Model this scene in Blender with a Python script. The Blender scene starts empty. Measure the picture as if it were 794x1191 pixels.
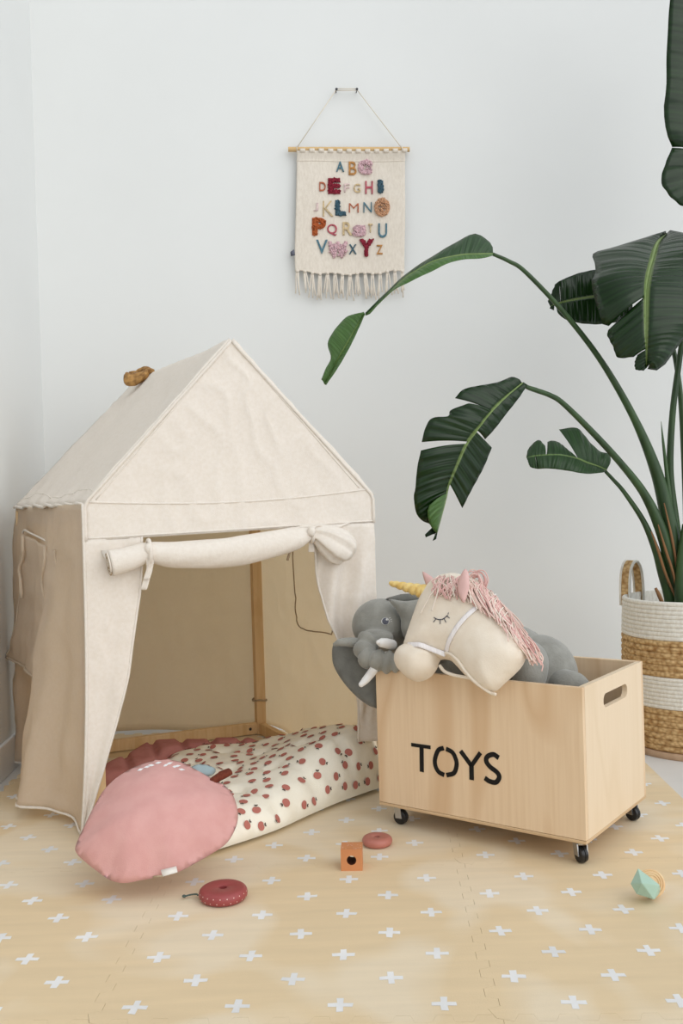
import bpy, bmesh, math, random
from mathutils import Vector, Matrix, noise, geometry
random.seed(7)
PI = math.pi
C = bpy.context.scene.collection

# ------------------------------------------------------------------ camera
F_PX, PITCH, ROLL, CAM_H = 1110.0, .0089, -.0304, .7317
cam = bpy.data.cameras.new('camera'); camo = bpy.data.objects.new('camera', cam); C.objects.link(camo)
cam.sensor_fit = 'VERTICAL'; cam.sensor_height = 36.0; cam.lens = 36.0 * F_PX / 1191
cam.clip_start = .05
def ray(x, y):
    dx, dy = x - 397, y - 595.5
    cr, sr = math.cos(ROLL), math.sin(ROLL)
    u = dx*cr + dy*sr; v = -dx*sr + dy*cr
    d = (u/F_PX, 1.0, -v/F_PX); c, s = math.cos(PITCH), math.sin(PITCH)
    return Vector((d[0], d[1]*c + d[2]*s, -d[1]*s + d[2]*c))
fwd = Vector((0, math.cos(PITCH), -math.sin(PITCH)))
p1 = ray(397 + 100, 595.5) - ray(397, 595.5)
xr = p1.normalized(); zr = -fwd; yr = zr.cross(xr)
camo.matrix_world = Matrix(((xr.x, yr.x, zr.x, 0), (xr.y, yr.y, zr.y, 0), (xr.z, yr.z, zr.z, CAM_H), (0, 0, 0, 1)))
bpy.context.scene.camera = camo
EYE = Vector((0, 0, CAM_H))
# measuring helpers: a point of the place from where it is seen and how far away it is
def at(x, y, Y): d = ray(x, y); return EYE + d*(Y/d.y)
def ground(x, y, z=0): d = ray(x, y); return EYE + d*((z - CAM_H)/d.z)
def onplane(x, y, O, N):
    d = ray(x, y); return EYE + d*((O - EYE).dot(N)/d.dot(N))

# ------------------------------------------------------------------ materials
def lin(c):
    return tuple((v/255/12.92 if v/255 <= .04045 else ((v/255 + .055)/1.055)**2.4) for v in c) + (1,)
def M(name, col, rough=.7, col2=None, scale=(8, 8, 8), detail=3, dist=0, bump=0, bscale=(300, 300, 300), metal=0, sheen=0, transl=0, spec=.3, ramp=(.35, .65), coat=0, coords='Object', tcol=None):
    m = bpy.data.materials.new(name); m.use_nodes = True
    nt = m.node_tree; N = nt.nodes; L = nt.links; b = N['Principled BSDF']
    b.inputs['Roughness'].default_value = rough; b.inputs['Metallic'].default_value = metal
    b.inputs['Specular IOR Level'].default_value = spec
    if sheen: b.inputs['Sheen Weight'].default_value = sheen; b.inputs['Sheen Roughness'].default_value = .5
    if coat: b.inputs['Coat Weight'].default_value = coat
    tc = N.new('ShaderNodeTexCoord')
    if col2 is None: col2 = tuple(min(255, v*.93) for v in col)
    mp = N.new('ShaderNodeMapping'); mp.inputs['Scale'].default_value = scale; L.new(tc.outputs[coords], mp.inputs[0])
    nz = N.new('ShaderNodeTexNoise'); nz.inputs['Scale'].default_value = 1; nz.inputs['Detail'].default_value = detail; nz.inputs['Distortion'].default_value = dist
    L.new(mp.outputs[0], nz.inputs['Vector'])
    rp = N.new('ShaderNodeValToRGB'); rp.color_ramp.elements[0].position = ramp[0]; rp.color_ramp.elements[1].position = ramp[1]
    rp.color_ramp.elements[0].color = lin(col2); rp.color_ramp.elements[1].color = lin(col)
    L.new(nz.outputs[0], rp.inputs[0]); L.new(rp.outputs[0], b.inputs['Base Color'])
    if bump:
        mp2 = N.new('ShaderNodeMapping'); mp2.inputs['Scale'].default_value = bscale; L.new(tc.outputs[coords], mp2.inputs[0])
        n2 = N.new('ShaderNodeTexNoise'); n2.inputs['Scale'].default_value = 1; n2.inputs['Detail'].default_value = 2; L.new(mp2.outputs[0], n2.inputs['Vector'])
        bm = N.new('ShaderNodeBump'); bm.inputs['Strength'].default_value = bump; bm.inputs['Distance'].default_value = .002
        L.new(n2.outputs[0], bm.inputs['Height']); L.new(bm.outputs[0], b.inputs['Normal'])
    if transl:
        t = N.new('ShaderNodeBsdfTranslucent'); (setattr(t.inputs[0], 'default_value', lin(tcol)) if tcol else L.new(rp.outputs[0], t.inputs[0])); mx = N.new('ShaderNodeMixShader'); mx.inputs[0].default_value = transl
        L.new(b.outputs[0], mx.inputs[1]); L.new(t.outputs[0], mx.inputs[2]); L.new(mx.outputs[0], N['Material Output'].inputs[0])
    return m

m_wall = M('wall paint', (226, 227, 225), .9, (223, 224, 222), (1.5, 1.5, 1.5), bump=.05, bscale=(120, 120, 120), spec=.1)
m_trim = M('white trim', (234, 235, 235), .5, (230, 231, 231))
m_floor = M('pale floor', (222, 221, 218), .35, (214, 213, 210), (3, 3, 3))
m_linen = M('linen', (241, 233, 223), .95, (236, 227, 215), (120, 120, 120), 4, bump=.3, bscale=(600, 600, 600), transl=.10, spec=.05, tcol=(236, 204, 152))
m_linen_shaded = M('shaded linen', (240, 229, 213), .95, (235, 223, 205), (120, 120, 120), 4, bump=.3, bscale=(600, 600, 600), transl=.5, spec=.05, tcol=(244, 226, 196))  # same cloth, side shade put in by warmer tint and translucency
m_linen_lit = M('lit linen', (243, 231, 212), .95, (239, 226, 205), (120, 120, 120), 4, bump=.3, bscale=(600, 600, 600), transl=.66, spec=.05, tcol=(254, 244, 224))  # same cloth, brighter tent interior put in by tint and translucency
m_linen_in = M('linen hem', (243, 236, 226), .95, (238, 230, 219), (120, 120, 120), bump=.3, transl=.12, spec=.05, tcol=(236, 204, 152))
m_stitch = M('stitching', (176, 156, 130), .9)
m_pine = M('pine', (234, 203, 158), .55, (222, 186, 136), (40, 40, 5), 4, 1.0)
m_bow = M('tan leather', (186, 142, 84), .6, (120, 84, 44), (60, 60, 60), 3, bump=.4, bscale=(150, 150, 150))
m_cutout_shade = M('cutout shade', (14, 13, 13), .6)  # black stands for the shade seen through the cut-out letters
m_rubber = M('black caster plastic', (24, 24, 26), .35, spec=.5)
m_steel = M('zinc steel', (190, 190, 190), .3, metal=1)
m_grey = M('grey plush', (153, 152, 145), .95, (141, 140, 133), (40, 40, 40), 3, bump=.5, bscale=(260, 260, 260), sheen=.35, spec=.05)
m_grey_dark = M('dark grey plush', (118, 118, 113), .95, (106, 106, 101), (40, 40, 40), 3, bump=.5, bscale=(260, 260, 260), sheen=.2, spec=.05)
m_tusk = M('white felt', (240, 238, 236), .9, bump=.2)
m_iris = M('grey eye thread', (98, 100, 112), .6)
m_cream = M('cream cotton', (237, 226, 210), .92, (231, 218, 200), (30, 30, 30), 3, bump=.3, bscale=(500, 500, 500), sheen=.1, spec=.05)
m_gold = M('gold fabric', (248, 222, 152), .3, (234, 198, 118), (60, 60, 60), metal=.3, bump=.3, bscale=(220, 220, 220))
m_ribbon = M('white satin ribbon', (246, 242, 242), .35, (236, 230, 230), (400, 20, 20), spec=.5)
m_pinkear = M('pink felt', (226, 190, 184), .9, (212, 172, 166), bump=.2)
m_yarn1 = M('pink yarn', (235, 190, 183), .95); m_yarn2 = M('peach yarn', (238, 208, 196), .95); m_yarn3 = M('cream yarn', (243, 230, 216), .95)
m_lash = M('dark thread', (74, 78, 92), .8)
m_pillow = M('pink cotton', (217, 167, 162), .93, (212, 160, 155), (30, 30, 30), 3, bump=.35, bscale=(600, 600, 600), sheen=.1, spec=.05)
m_pad = M('cream padded cotton', (250, 245, 230), .93, (247, 241, 224), (20, 20, 20), bump=.3, bscale=(450, 450, 450), spec=.05)
m_padback = M('dusty rose cotton', (190, 130, 124), .93, (180, 118, 112), (20, 20, 20), bump=.3, bscale=(450, 450, 450), spec=.05)
m_apple = M('rose print', (190, 118, 106), .9); m_appleleaf = M('dark leaf print', (98, 82, 74), .9)
m_white = M('white print', (240, 240, 240), .85)
m_blueleaf = M('pale blue felt', (164, 182, 186), .9); m_brown = M('brown cord', (118, 58, 40), .9, (98, 46, 32), (200, 200, 200))
m_tag = M('white label', (240, 235, 226), .8); m_tagink = M('label thread', (176, 168, 156), .8)
m_red = M('brick red lacquer', (156, 74, 74), .42, (150, 68, 68), (15, 15, 15), spec=.4)
m_dots = M('speckle paint', (232, 196, 186), .6)
m_pinkwood = M('clay pink lacquer', (186, 118, 105), .45, spec=.4)
m_orange = M('terracotta lacquer', (206, 140, 94), .5, (201, 134, 88), (30, 30, 30)); m_hole = M('dark bore', (92, 48, 30), .8)
m_string = M('green cord', (84, 98, 92), .8)
m_mint = M('mint lacquer', (172, 200, 184), .45, (167, 196, 179), (30, 30, 30)); m_beech = M('beech', (240, 208, 164), .5, (228, 186, 138), (60, 10, 60), 3)
m_whiterope = M('white cotton rope', (240, 237, 228), .95, (226, 221, 210), (140, 140, 60), 2, bump=.5, bscale=(220, 220, 90), spec=.05)
m_soil = M('potting soil', (52, 40, 32), .95, (36, 28, 22), (60, 60, 60))
m_saucer = M('pale wood caddy', (190, 160, 132), .5, (176, 146, 118), (40, 8, 8))
m_stem = M('plant stem', (58, 84, 46), .4, (38, 60, 32), (25, 25, 6), 3, spec=.4)
m_rib = M('leaf rib', (126, 146, 88), .45, (108, 130, 72), (20, 20, 20))
m_sheath = M('dry sheath edge', (142, 104, 70), .8)
m_cloth = M('hanging canvas', (228, 219, 206), .95, (219, 209, 195), (160, 160, 60), 3, bump=.3, bscale=(500, 500, 500), spec=.05)
m_rod = M('wood rod', (216, 184, 134), .5, (204, 168, 116), (5, 60, 60))
m_cord = M('cotton cord', (228, 218, 200), .9)
m_nail = M('dark nail', (70, 70, 72), .4, metal=.8)

def jute():
    m = bpy.data.materials.new('jute braid'); m.use_nodes = True; nt = m.node_tree; N = nt.nodes; L = nt.links; b = N['Principled BSDF']
    b.inputs['Roughness'].default_value = .85; b.inputs['Specular IOR Level'].default_value = .15
    tc = N.new('ShaderNodeTexCoord'); mp = N.new('ShaderNodeMapping'); mp.inputs['Scale'].default_value = (75, 75, 95); L.new(tc.outputs['Object'], mp.inputs[0])
    v = N.new('ShaderNodeTexVoronoi'); v.inputs['Scale'].default_value = 1; L.new(mp.outputs[0], v.inputs['Vector'])
    rp = N.new('ShaderNodeValToRGB'); e = rp.color_ramp.elements
    e[0].color = lin((222, 190, 140)); e[1].color = lin((164, 124, 78)); e[0].position = .2; e[1].position = .9
    L.new(v.outputs['Distance'], rp.inputs[0]); L.new(rp.outputs[0], b.inputs['Base Color'])
    bm = N.new('ShaderNodeBump'); bm.inputs['Strength'].default_value = .8; bm.inputs['Distance'].default_value = -.006; L.new(v.outputs['Distance'], bm.inputs['Height']); L.new(bm.outputs[0], b.inputs['Normal'])
    return m
m_jute = jute()

def ply(name, c1, c2, c3):
    m = bpy.data.materials.new(name); m.use_nodes = True; nt = m.node_tree; N = nt.nodes; L = nt.links; b = N['Principled BSDF']
    b.inputs['Roughness'].default_value = .5; b.inputs['Specular IOR Level'].default_value = .3
    tc = N.new('ShaderNodeTexCoord')
    mp = N.new('ShaderNodeMapping'); mp.inputs['Scale'].default_value = (7, 7, 1.3); L.new(tc.outputs['Object'], mp.inputs[0])
    nz = N.new('ShaderNodeTexNoise'); nz.inputs['Scale'].default_value = 1; nz.inputs['Detail'].default_value = 1; nz.inputs['Distortion'].default_value = .6; L.new(mp.outputs[0], nz.inputs['Vector'])
    mu = N.new('ShaderNodeMath'); mu.operation = 'MULTIPLY'; mu.inputs[1].default_value = 7; L.new(nz.outputs[0], mu.inputs[0])
    fr = N.new('ShaderNodeMath'); fr.operation = 'PINGPONG'; fr.inputs[1].default_value = 1; L.new(mu.outputs[0], fr.inputs[0])
    rp = N.new('ShaderNodeValToRGB'); e = rp.color_ramp.elements; e[0].color = lin(c2); e[1].color = lin(c1); e[0].position = 0; e[1].position = .45
    L.new(fr.outputs[0], rp.inputs[0])
    mp2 = N.new('ShaderNodeMapping'); mp2.inputs['Scale'].default_value = (130, 130, 5); L.new(tc.outputs['Object'], mp2.inputs[0])
    n2 = N.new('ShaderNodeTexNoise'); n2.inputs['Scale'].default_value = 1; n2.inputs['Detail'].default_value = 3; L.new(mp2.outputs[0], n2.inputs['Vector'])
    r2 = N.new('ShaderNodeValToRGB'); r2.color_ramp.elements[0].position = .4; r2.color_ramp.elements[1].position = .75
    r2.color_ramp.elements[0].color = (0, 0, 0, 1); r2.color_ramp.elements[1].color = (.5, .5, .5, 1); L.new(n2.outputs[0], r2.inputs[0])
    mx = N.new('ShaderNodeMixRGB'); mx.inputs[2].default_value = lin(c3); L.new(r2.outputs[0], mx.inputs[0]); L.new(rp.outputs[0], mx.inputs[1]); L.new(mx.outputs[0], b.inputs['Base Color'])
    return m
m_ply = ply('birch plywood', (231, 205, 172), (216, 184, 147), (217, 186, 149))
m_ply_lit = ply('birch plywood lit side', (230, 209, 180), (226, 204, 173), (224, 201, 169))  # same birch as the front, paler: light painted onto the sides
m_plyedge = M('plywood edge', (218, 190, 152), .6, (190, 158, 120), (4, 4, 300))

def foam():
    m = bpy.data.materials.new('beige foam'); m.use_nodes = True; nt = m.node_tree; N = nt.nodes; L = nt.links; b = N['Principled BSDF']
    b.inputs['Roughness'].default_value = .6; b.inputs['Specular IOR Level'].default_value = .25
    g = N.new('ShaderNodeNewGeometry')
    n1 = N.new('ShaderNodeTexNoise'); n1.inputs['Scale'].default_value = 3.2; n1.inputs['Detail'].default_value = 2; n1.inputs['Distortion'].default_value = .5; L.new(g.outputs['Position'], n1.inputs['Vector'])
    r1 = N.new('ShaderNodeValToRGB'); e = r1.color_ramp.elements; e[0].position = .47; e[1].position = .56; e[0].color = lin((235, 212, 174)); e[1].color = lin((241, 224, 195)); L.new(n1.outputs[0], r1.inputs[0])
    mp = N.new('ShaderNodeMapping'); mp.inputs['Scale'].default_value = (5, 40, 1); L.new(g.outputs['Position'], mp.inputs[0])
    n2 = N.new('ShaderNodeTexNoise'); n2.inputs['Scale'].default_value = 1; n2.inputs['Detail'].default_value = 4; L.new(mp.outputs[0], n2.inputs['Vector'])
    mx = N.new('ShaderNodeMixRGB'); mx.blend_type = 'MULTIPLY'; mx.inputs[0].default_value = .18; L.new(r1.outputs[0], mx.inputs[1]); L.new(n2.outputs[0], mx.inputs[2]); L.new(mx.outputs[0], b.inputs['Base Color'])
    n3 = N.new('ShaderNodeTexNoise'); n3.inputs['Scale'].default_value = 350; L.new(g.outputs['Position'], n3.inputs['Vector'])
    bm = N.new('ShaderNodeBump'); bm.inputs['Strength'].default_value = .25; bm.inputs['Distance'].default_value = .001; L.new(n3.outputs[0], bm.inputs['Height']); L.new(bm.outputs[0], b.inputs['Normal'])
    return m
m_foam = foam()

def leafmat(name, c1, c2, rib, rough=.32):
    m = bpy.data.materials.new(name); m.use_nodes = True; nt = m.node_tree; N = nt.nodes; L = nt.links; b = N['Principled BSDF']
    b.inputs['Roughness'].default_value = rough; b.inputs['Specular IOR Level'].default_value = .4
    uv = N.new('ShaderNodeUVMap'); sp = N.new('ShaderNodeSeparateXYZ'); L.new(uv.outputs[0], sp.inputs[0])
    mp = N.new('ShaderNodeMapping'); mp.inputs['Scale'].default_value = (90, .8, 1); L.new(uv.outputs[0], mp.inputs[0])
    nz = N.new('ShaderNodeTexNoise'); nz.inputs['Scale'].default_value = 1; nz.inputs['Detail'].default_value = 3; L.new(mp.outputs[0], nz.inputs['Vector'])
    rp = N.new('ShaderNodeValToRGB'); e = rp.color_ramp.elements; e[0].position = .35; e[1].position = .7; e[0].color = lin(c1); e[1].color = lin(c2); L.new(nz.outputs[0], rp.inputs[0])
    r2 = N.new('ShaderNodeValToRGB'); e = r2.color_ramp.elements; e[0].position = .03; e[1].position = .06; e[0].color = (1, 1, 1, 1); e[1].color = (0, 0, 0, 1); L.new(sp.outputs[1], r2.inputs[0])
    mx = N.new('ShaderNodeMixRGB'); mx.inputs[2].default_value = lin(rib); L.new(r2.outputs[0], mx.inputs[0]); L.new(rp.outputs[0], mx.inputs[1]); L.new(mx.outputs[0], b.inputs['Base Color'])
    mp3 = N.new('ShaderNodeMapping'); mp3.inputs['Scale'].default_value = (34, .3, 1); L.new(uv.outputs[0], mp3.inputs[0])
    n3 = N.new('ShaderNodeTexNoise'); n3.inputs['Scale'].default_value = 1; n3.inputs['Detail'].default_value = 1; L.new(mp3.outputs[0], n3.inputs['Vector'])
    bm = N.new('ShaderNodeBump'); bm.inputs['Strength'].default_value = .55; bm.inputs['Distance'].default_value = .012; L.new(n3.outputs[0], bm.inputs['Height']); L.new(bm.outputs[0], b.inputs['Normal'])
    t = N.new('ShaderNodeBsdfTranslucent'); t.inputs[0].default_value = lin((70, 120, 30)); ms = N.new('ShaderNodeMixShader'); ms.inputs[0].default_value = .12
    L.new(b.outputs[0], ms.inputs[1]); L.new(t.outputs[0], ms.inputs[2]); L.new(ms.outputs[0], N['Material Output'].inputs[0])
    return m
m_leaf = leafmat('leaf dark', (15, 38, 9), (28, 56, 19), (122, 142, 86), .27)
m_leaf_light = leafmat('leaf underside', (66, 100, 48), (88, 124, 62), (150, 176, 110), .4)
m_leaf_mid = leafmat('leaf mid', (36, 62, 32), (56, 86, 48), (120, 150, 90), .38)

# ------------------------------------------------------------------ mesh helpers
class MB:
    def __init__(s): s.v = []; s.f = []; s.m = []; s.uv = {}
    def add(s, V, F, mi=0, uv=None):
        b = len(s.v); s.v += [Vector(p) for p in V]
        if uv:
            for i, q in enumerate(uv): s.uv[b + i] = q
        for f in F: s.f.append([b + i for i in f]); s.m.append(mi)
        return s
def origin(parent):
    o = Vector((0, 0, 0)); p = parent
    while p is not None: o = o + p.location; p = p.parent
    return o
def build(name, mb, mats, parent=None, smooth=True, solid=0, sub=0, bevel=0, off=0, angle=None):
    if not isinstance(mats, (list, tuple)): mats = [mats]
    me = bpy.data.meshes.new(name)
    if parent is None:
        n = len(mb.v); zz = min(p.z for p in mb.v)
        o = Vector((sum(p.x for p in mb.v)/n, sum(p.y for p in mb.v)/n, zz))
    else: o = origin(parent)
    me.from_pydata([tuple(p - o) for p in mb.v], [], mb.f)
    for m in mats: me.materials.append(m)
    for p, mi in zip(me.polygons, mb.m): p.material_index = mi; p.use_smooth = smooth
    if mb.uv:
        ul = me.uv_layers.new(name='UVMap')
        for l in me.loops: ul.data[l.index].uv = mb.uv.get(l.vertex_index, (0, .5))
    me.validate(); me.update()
    if smooth and angle: me.set_sharp_from_angle(angle=math.radians(angle))
    ob = bpy.data.objects.new(name, me); C.objects.link(ob)
    if parent is None: ob.location = o
    else: ob.parent = parent
    if bevel:
        md = ob.modifiers.new('bevel', 'BEVEL'); md.width = bevel; md.segments = 2; md.limit_method = 'ANGLE'; md.angle_limit = math.radians(40)
    if solid:
        md = ob.modifiers.new('solid', 'SOLIDIFY'); md.thickness = solid; md.offset = off
    if sub:
        md = ob.modifiers.new('sub', 'SUBSURF'); md.levels = sub; md.render_levels = sub
    return ob
def bake(ob):
    dg = bpy.context.evaluated_depsgraph_get(); dg.update()
    me = bpy.data.meshes.new_from_object(ob.evaluated_get(dg)); ob.modifiers.clear(); ob.data = me
def tag(o, label, cat, group=None):
    o['label'] = label; o['category'] = cat
    if group: o['group'] = group
    return o
def thing(name, loc, label, cat, group=None):
    o = bpy.data.objects.new(name, None); o.location = loc; C.objects.link(o); o.empty_display_size = .05
    return tag(o, label, cat, group)
def struct(name, mb, mat, **k):
    o = build(name, mb, mat, smooth=False, **k); o['kind'] = 'structure'; return o
def catmull(P, n):
    P = [Vector(p) for p in P]
    Q = [P[0]*2 - P[1]] + P + [P[-1]*2 - P[-2]]; out = []
    for i in range(1, len(Q) - 2):
        a, b, c, d = Q[i-1:i+3]
        for k in range(n):
            t = k/n
            out.append(.5*((2*b) + (c - a)*t + (2*a - 5*b + 4*c - d)*t*t + (3*b - a - 3*c + d)*t**3))
    out.append(P[-1]); return out
def lerp_list(L, t):
    x = t*(len(L) - 1); i = min(int(x), len(L) - 2); return L[i] + (L[i+1] - L[i])*(x - i)
def tube(mb, P, R, seg=10, mi=0, caps=True, rmod=None, flat=1.0, upv=None):
    P = [Vector(p) for p in P]; n = len(P)
    if not isinstance(R, (list, tuple)): R = [R]*n
    elif len(R) != n: R = [lerp_list(R, i/(n - 1)) for i in range(n)]
    T = [(P[min(i+1, n-1)] - P[max(i-1, 0)]).normalized() for i in range(n)]
    u = Vector(upv) if upv else (Vector((0, 0, 1)) if abs(T[0].z) < .9 else Vector((1, 0, 0)))
    V = []; F = []
    for i in range(n):
        u = (u - T[i]*u.dot(T[i])).normalized(); w = T[i].cross(u)
        for k in range(seg):
            a = 2*PI*k/seg; r = R[i]*(rmod(i/(n - 1), a) if rmod else 1)
            V.append(P[i] + u*(math.cos(a)*r*flat) + w*(math.sin(a)*r))
    for i in range(n - 1):
        for k in range(seg):
            F.append((i*seg + k, i*seg + (k+1) % seg, (i+1)*seg + (k+1) % seg, (i+1)*seg + k))
    if caps:
        F.append(tuple(range(seg))[::-1]); F.append(tuple(range((n-1)*seg, n*seg)))
    return mb.add(V, F, mi)
def ellipsoid(mb, c, r, axes=None, seg=20, rings=12, mi=0):
    c = Vector(c); A = axes or (Vector((1, 0, 0)), Vector((0, 1, 0)), Vector((0, 0, 1)))
    V = [c + A[2]*r[2]]; F = []
    for i in range(1, rings):
        ph = PI*i/rings
        for k in range(seg):
            th = 2*PI*k/seg
            V.append(c + A[0]*(r[0]*math.sin(ph)*math.cos(th)) + A[1]*(r[1]*math.sin(ph)*math.sin(th)) + A[2]*(r[2]*math.cos(ph)))
    V.append(c - A[2]*r[2]); b = len(V) - 1
    for k in range(seg): F.append((0, 1 + k, 1 + (k+1) % seg))
    for i in range(rings - 2):
        for k in range(seg):
            a = 1 + i*seg; F.append((a + k, a + seg + k, a + seg + (k+1) % seg, a + (k+1) % seg))
    a = 1 + (rings - 2)*seg
    for k in range(seg): F.append((a + k, b, a + (k+1) % seg))
    return mb.add(V, F, mi)
def grid(mb, fn, nu, nv, mi=0, uv=False):
    V = []; U = []
    for j in range(nv + 1):
        for i in range(nu + 1): V.append(fn(i/nu, j/nv)); U.append((i/nu, j/nv))
    F = [(j*(nu+1) + i, j*(nu+1) + i + 1, (j+1)*(nu+1) + i + 1, (j+1)*(nu+1) + i) for j in range(nv) for i in range(nu)]
    return mb.add(V, F, mi, U if uv else None)
def prism(mb, poly, O, ux, uy, un, h0, h1, mi=0):
    n = len(poly); V = [O + ux*p[0] + uy*p[1] + un*h0 for p in poly] + [O + ux*p[0] + uy*p[1] + un*h1 for p in poly]
    F = [tuple(range(n))[::-1], tuple(range(n, 2*n))] + [(i, (i+1) % n, n + (i+1) % n, n + i) for i in range(n)]
    return mb.add(V, F, mi)
def box(mb, c, half, ux=Vector((1, 0, 0)), uy=Vector((0, 1, 0)), uz=Vector((0, 0, 1)), mi=0):
    poly = [(-half[0], -half[1]), (half[0], -half[1]), (half[0], half[1]), (-half[0], half[1])]
    return prism(mb, poly, Vector(c), ux, uy, uz, -half[2], half[2], mi)
def bar(mb, a, b, w, h=None, mi=0, up=Vector((0, 0, 1))):
    a, b = Vector(a), Vector(b); t = (b - a).normalized()
    if abs(t.dot(up)) > .95: up = Vector((.93, .37, 0)).normalized()
    x = t.cross(up).normalized(); y = x.cross(t); h = h or w
    return box(mb, (a + b)/2, (w/2, h/2, (b - a).length/2), x, y, t, mi)
def lathe(mb, prof, c, seg=40, mi=0, axis=None):
    c = Vector(c); ux, uy, uz = axis or (Vector((1, 0, 0)), Vector((0, 1, 0)), Vector((0, 0, 1)))
    V = []; F = []; n = len(prof)
    for k in range(seg):
        a = 2*PI*k/seg; d = ux*math.cos(a) + uy*math.sin(a)
        for r, z in prof: V.append(c + d*r + uz*z)
    for k in range(seg):
        k2 = (k+1) % seg
        for i in range(n - 1): F.append((k*n + i, k2*n + i, k2*n + i + 1, k*n + i + 1))
    return mb.add(V, F, mi)
def resample(P, sp, closed=True):
    P = [Vector(p) for p in P]; out = []
    n = len(P)
    for i in range(n if closed else n - 1):
        a, b = P[i], P[(i+1) % n]; k = max(1, round((b - a).length/sp))
        for j in range(k): out.append(a + (b - a)*(j/k))
    if not closed: out.append(P[-1])
    return out
def smooth_closed(P, n=6):
    P = [Vector(p) for p in P]; m = len(P); out = []
    for i in range(m):
        a, b, c, d = P[i-1], P[i], P[(i+1) % m], P[(i+2) % m]
        for k in range(n):
            t = k/n; out.append(.5*((2*b) + (c - a)*t + (2*a - 5*b + 4*c - d)*t*t + (3*b - a - 3*c + d)*t**3))
    return out
def seg_dist(p, a, b):
    ab = b - a; t = max(0, min(1, (p - a).dot(ab)/max(ab.length_squared, 1e-12))); return (p - a - ab*t).length
def inflate(mb, poly, O, ux, uy, un, hf, hb, sp=.008, mi=0, wrinkle=None):
    """a stuffed shape: outline poly (2D), front and back heights from the distance to the outline."""
    P = resample([Vector((p[0], p[1])) for p in poly], sp)
    nb = len(P); pts = list(P)
    x0 = min(p.x for p in P); x1 = max(p.x for p in P); y0 = min(p.y for p in P); y1 = max(p.y for p in P)
    def inside(q):
        c = False; j = nb - 1
        for i in range(nb):
            a, b = P[i], P[j]
            if (a.y > q.y) != (b.y > q.y) and q.x < (b.x - a.x)*(q.y - a.y)/(b.y - a.y) + a.x: c = not c
            j = i
        return c
    dist = [0]*nb; y = y0; r = 0
    while y <= y1:
        x = x0 + (sp/2 if r % 2 else 0)
        while x <= x1:
            q = Vector((x, y))
            if inside(q):
                d = min(seg_dist(q, P[i], P[i-1]) for i in range(nb))
                if d > sp*.45: pts.append(q); dist.append(d)
            x += sp
        y += sp*.866; r += 1
    vs, es, fs, ov, oe, of = geometry.delaunay_2d_cdt(pts, [], [list(range(nb))], 1, 1e-7)
    src = [o[0] if o else None for o in ov]
    V = []; back = {}
    for i, q in enumerate(vs):
        d = dist[src[i]] if src[i] is not None else 0
        V.append(O + ux*q.x + uy*q.y + un*(hf(d, q) if d > 0 else 0))
    F = [tuple(f) for f in fs]
    for i, q in enumerate(vs):
        d = dist[src[i]] if src[i] is not None else 0
        if d > 0: back[i] = len(V); V.append(O + ux*q.x + uy*q.y - un*hb(d, q))
        else: back[i] = i
    F += [tuple(back[i] for i in reversed(f)) for f in fs]
    return mb.add(V, F, mi)
def puff(T, R):
    return lambda d, q: T*math.sqrt(max(0, 1 - (1 - min(d/R, 1))**2))
def to2(pts, O, ux, uy): return [((p - O).dot(ux), (p - O).dot(uy)) for p in pts]
def nz(p, s, seed=0): return noise.noise(Vector(p)*s + Vector((seed*7.3, seed*3.1, seed*5.7)))

# ------------------------------------------------------------------ room
ry = .07
bx_, by_ = Vector((math.cos(ry), math.sin(ry), 0)), Vector((-math.sin(ry), math.cos(ry), 0))   # along the back wall, away from the camera
COR = Vector((-1.02, 3.30, 0)); Z = Vector((0, 0, 1)); FZ = -.012
WN = -by_                                             # back wall faces the camera
mb = MB(); prism(mb, [(-.12, FZ), (4.2, FZ), (4.2, 3.1), (-.12, 3.1)], COR, bx_, Z, by_, 0, .12); struct('wall_back', mb, m_wall)
mb = MB(); prism(mb, [(0, FZ), (5.2, FZ), (5.2, 3.1), (0, 3.1)], COR, -by_, Z, -bx_, 0, .12); struct('wall_left', mb, m_wall)
mb = MB(); prism(mb, [(-.12, -6), (4.2, -6), (4.2, .12), (-.12, .12)], COR + Z*FZ, bx_, by_, Z, -.1, 0); struct('floor', mb, m_floor)
mb = MB(); prism(mb, [(.012, FZ), (4.2, FZ), (4.2, .085), (.012, .085)], COR, bx_, Z, -by_, 0, .012); struct('baseboard_back', mb, m_trim, bevel=.003)
mb = MB(); prism(mb, [(0, FZ), (5.2, FZ), (5.2, .085), (0, .085)], COR, -by_, Z, bx_, 0, .012); struct('baseboard_left', mb, m_trim, bevel=.003)

# ------------------------------------------------------------------ foam floor tiles
ty = -.0348; tx_, ty_ = Vector((math.cos(ty), math.sin(ty), 0)), Vector((-math.sin(ty), math.cos(ty), 0))
T = .58; TEETH = 10
def zig(n=TEETH, amp=.009):
    out = []; p = T/n
    for k in range(n):
        for a, s in ((.0, -1), (.42, -1), (.55, 1), (.92, 1)):
            out.append(((k + a)*p, s*amp))
    return out[1:]
ZG = zig()
def tile_poly(x0, y0):
    g = .00025; P = []
    if x0 > .1: ZE_ = [(t, -.013) for t, a in ZG]
    else: ZE_ = ZG
    E_ = T - .013 if x0 > .1 else T - g; ZT = [q for q in ZG if q[0] < E_]
    P += [(x0 + g, y0 + g)] + [(x0 + t, y0 + a + g) for t, a in ZT] + [(x0 + E_, y0 + (ZG[-1][1] if E_ < T - .01 else 0) + g)]
    P += [(x0 + T + a - g, y0 + t) for t, a in ZE_] + [(x0 + E_, y0 + T + (ZG[-1][1] if E_ < T - .01 else 0) - g)]
    P += [(x0 + t, y0 + T + a - g) for t, a in reversed(ZT)] + [(x0 + g, y0 + T - g)]
    P += [(x0 + a + g, y0 + t) for t, a in reversed(ZG)]
    return P
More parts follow.
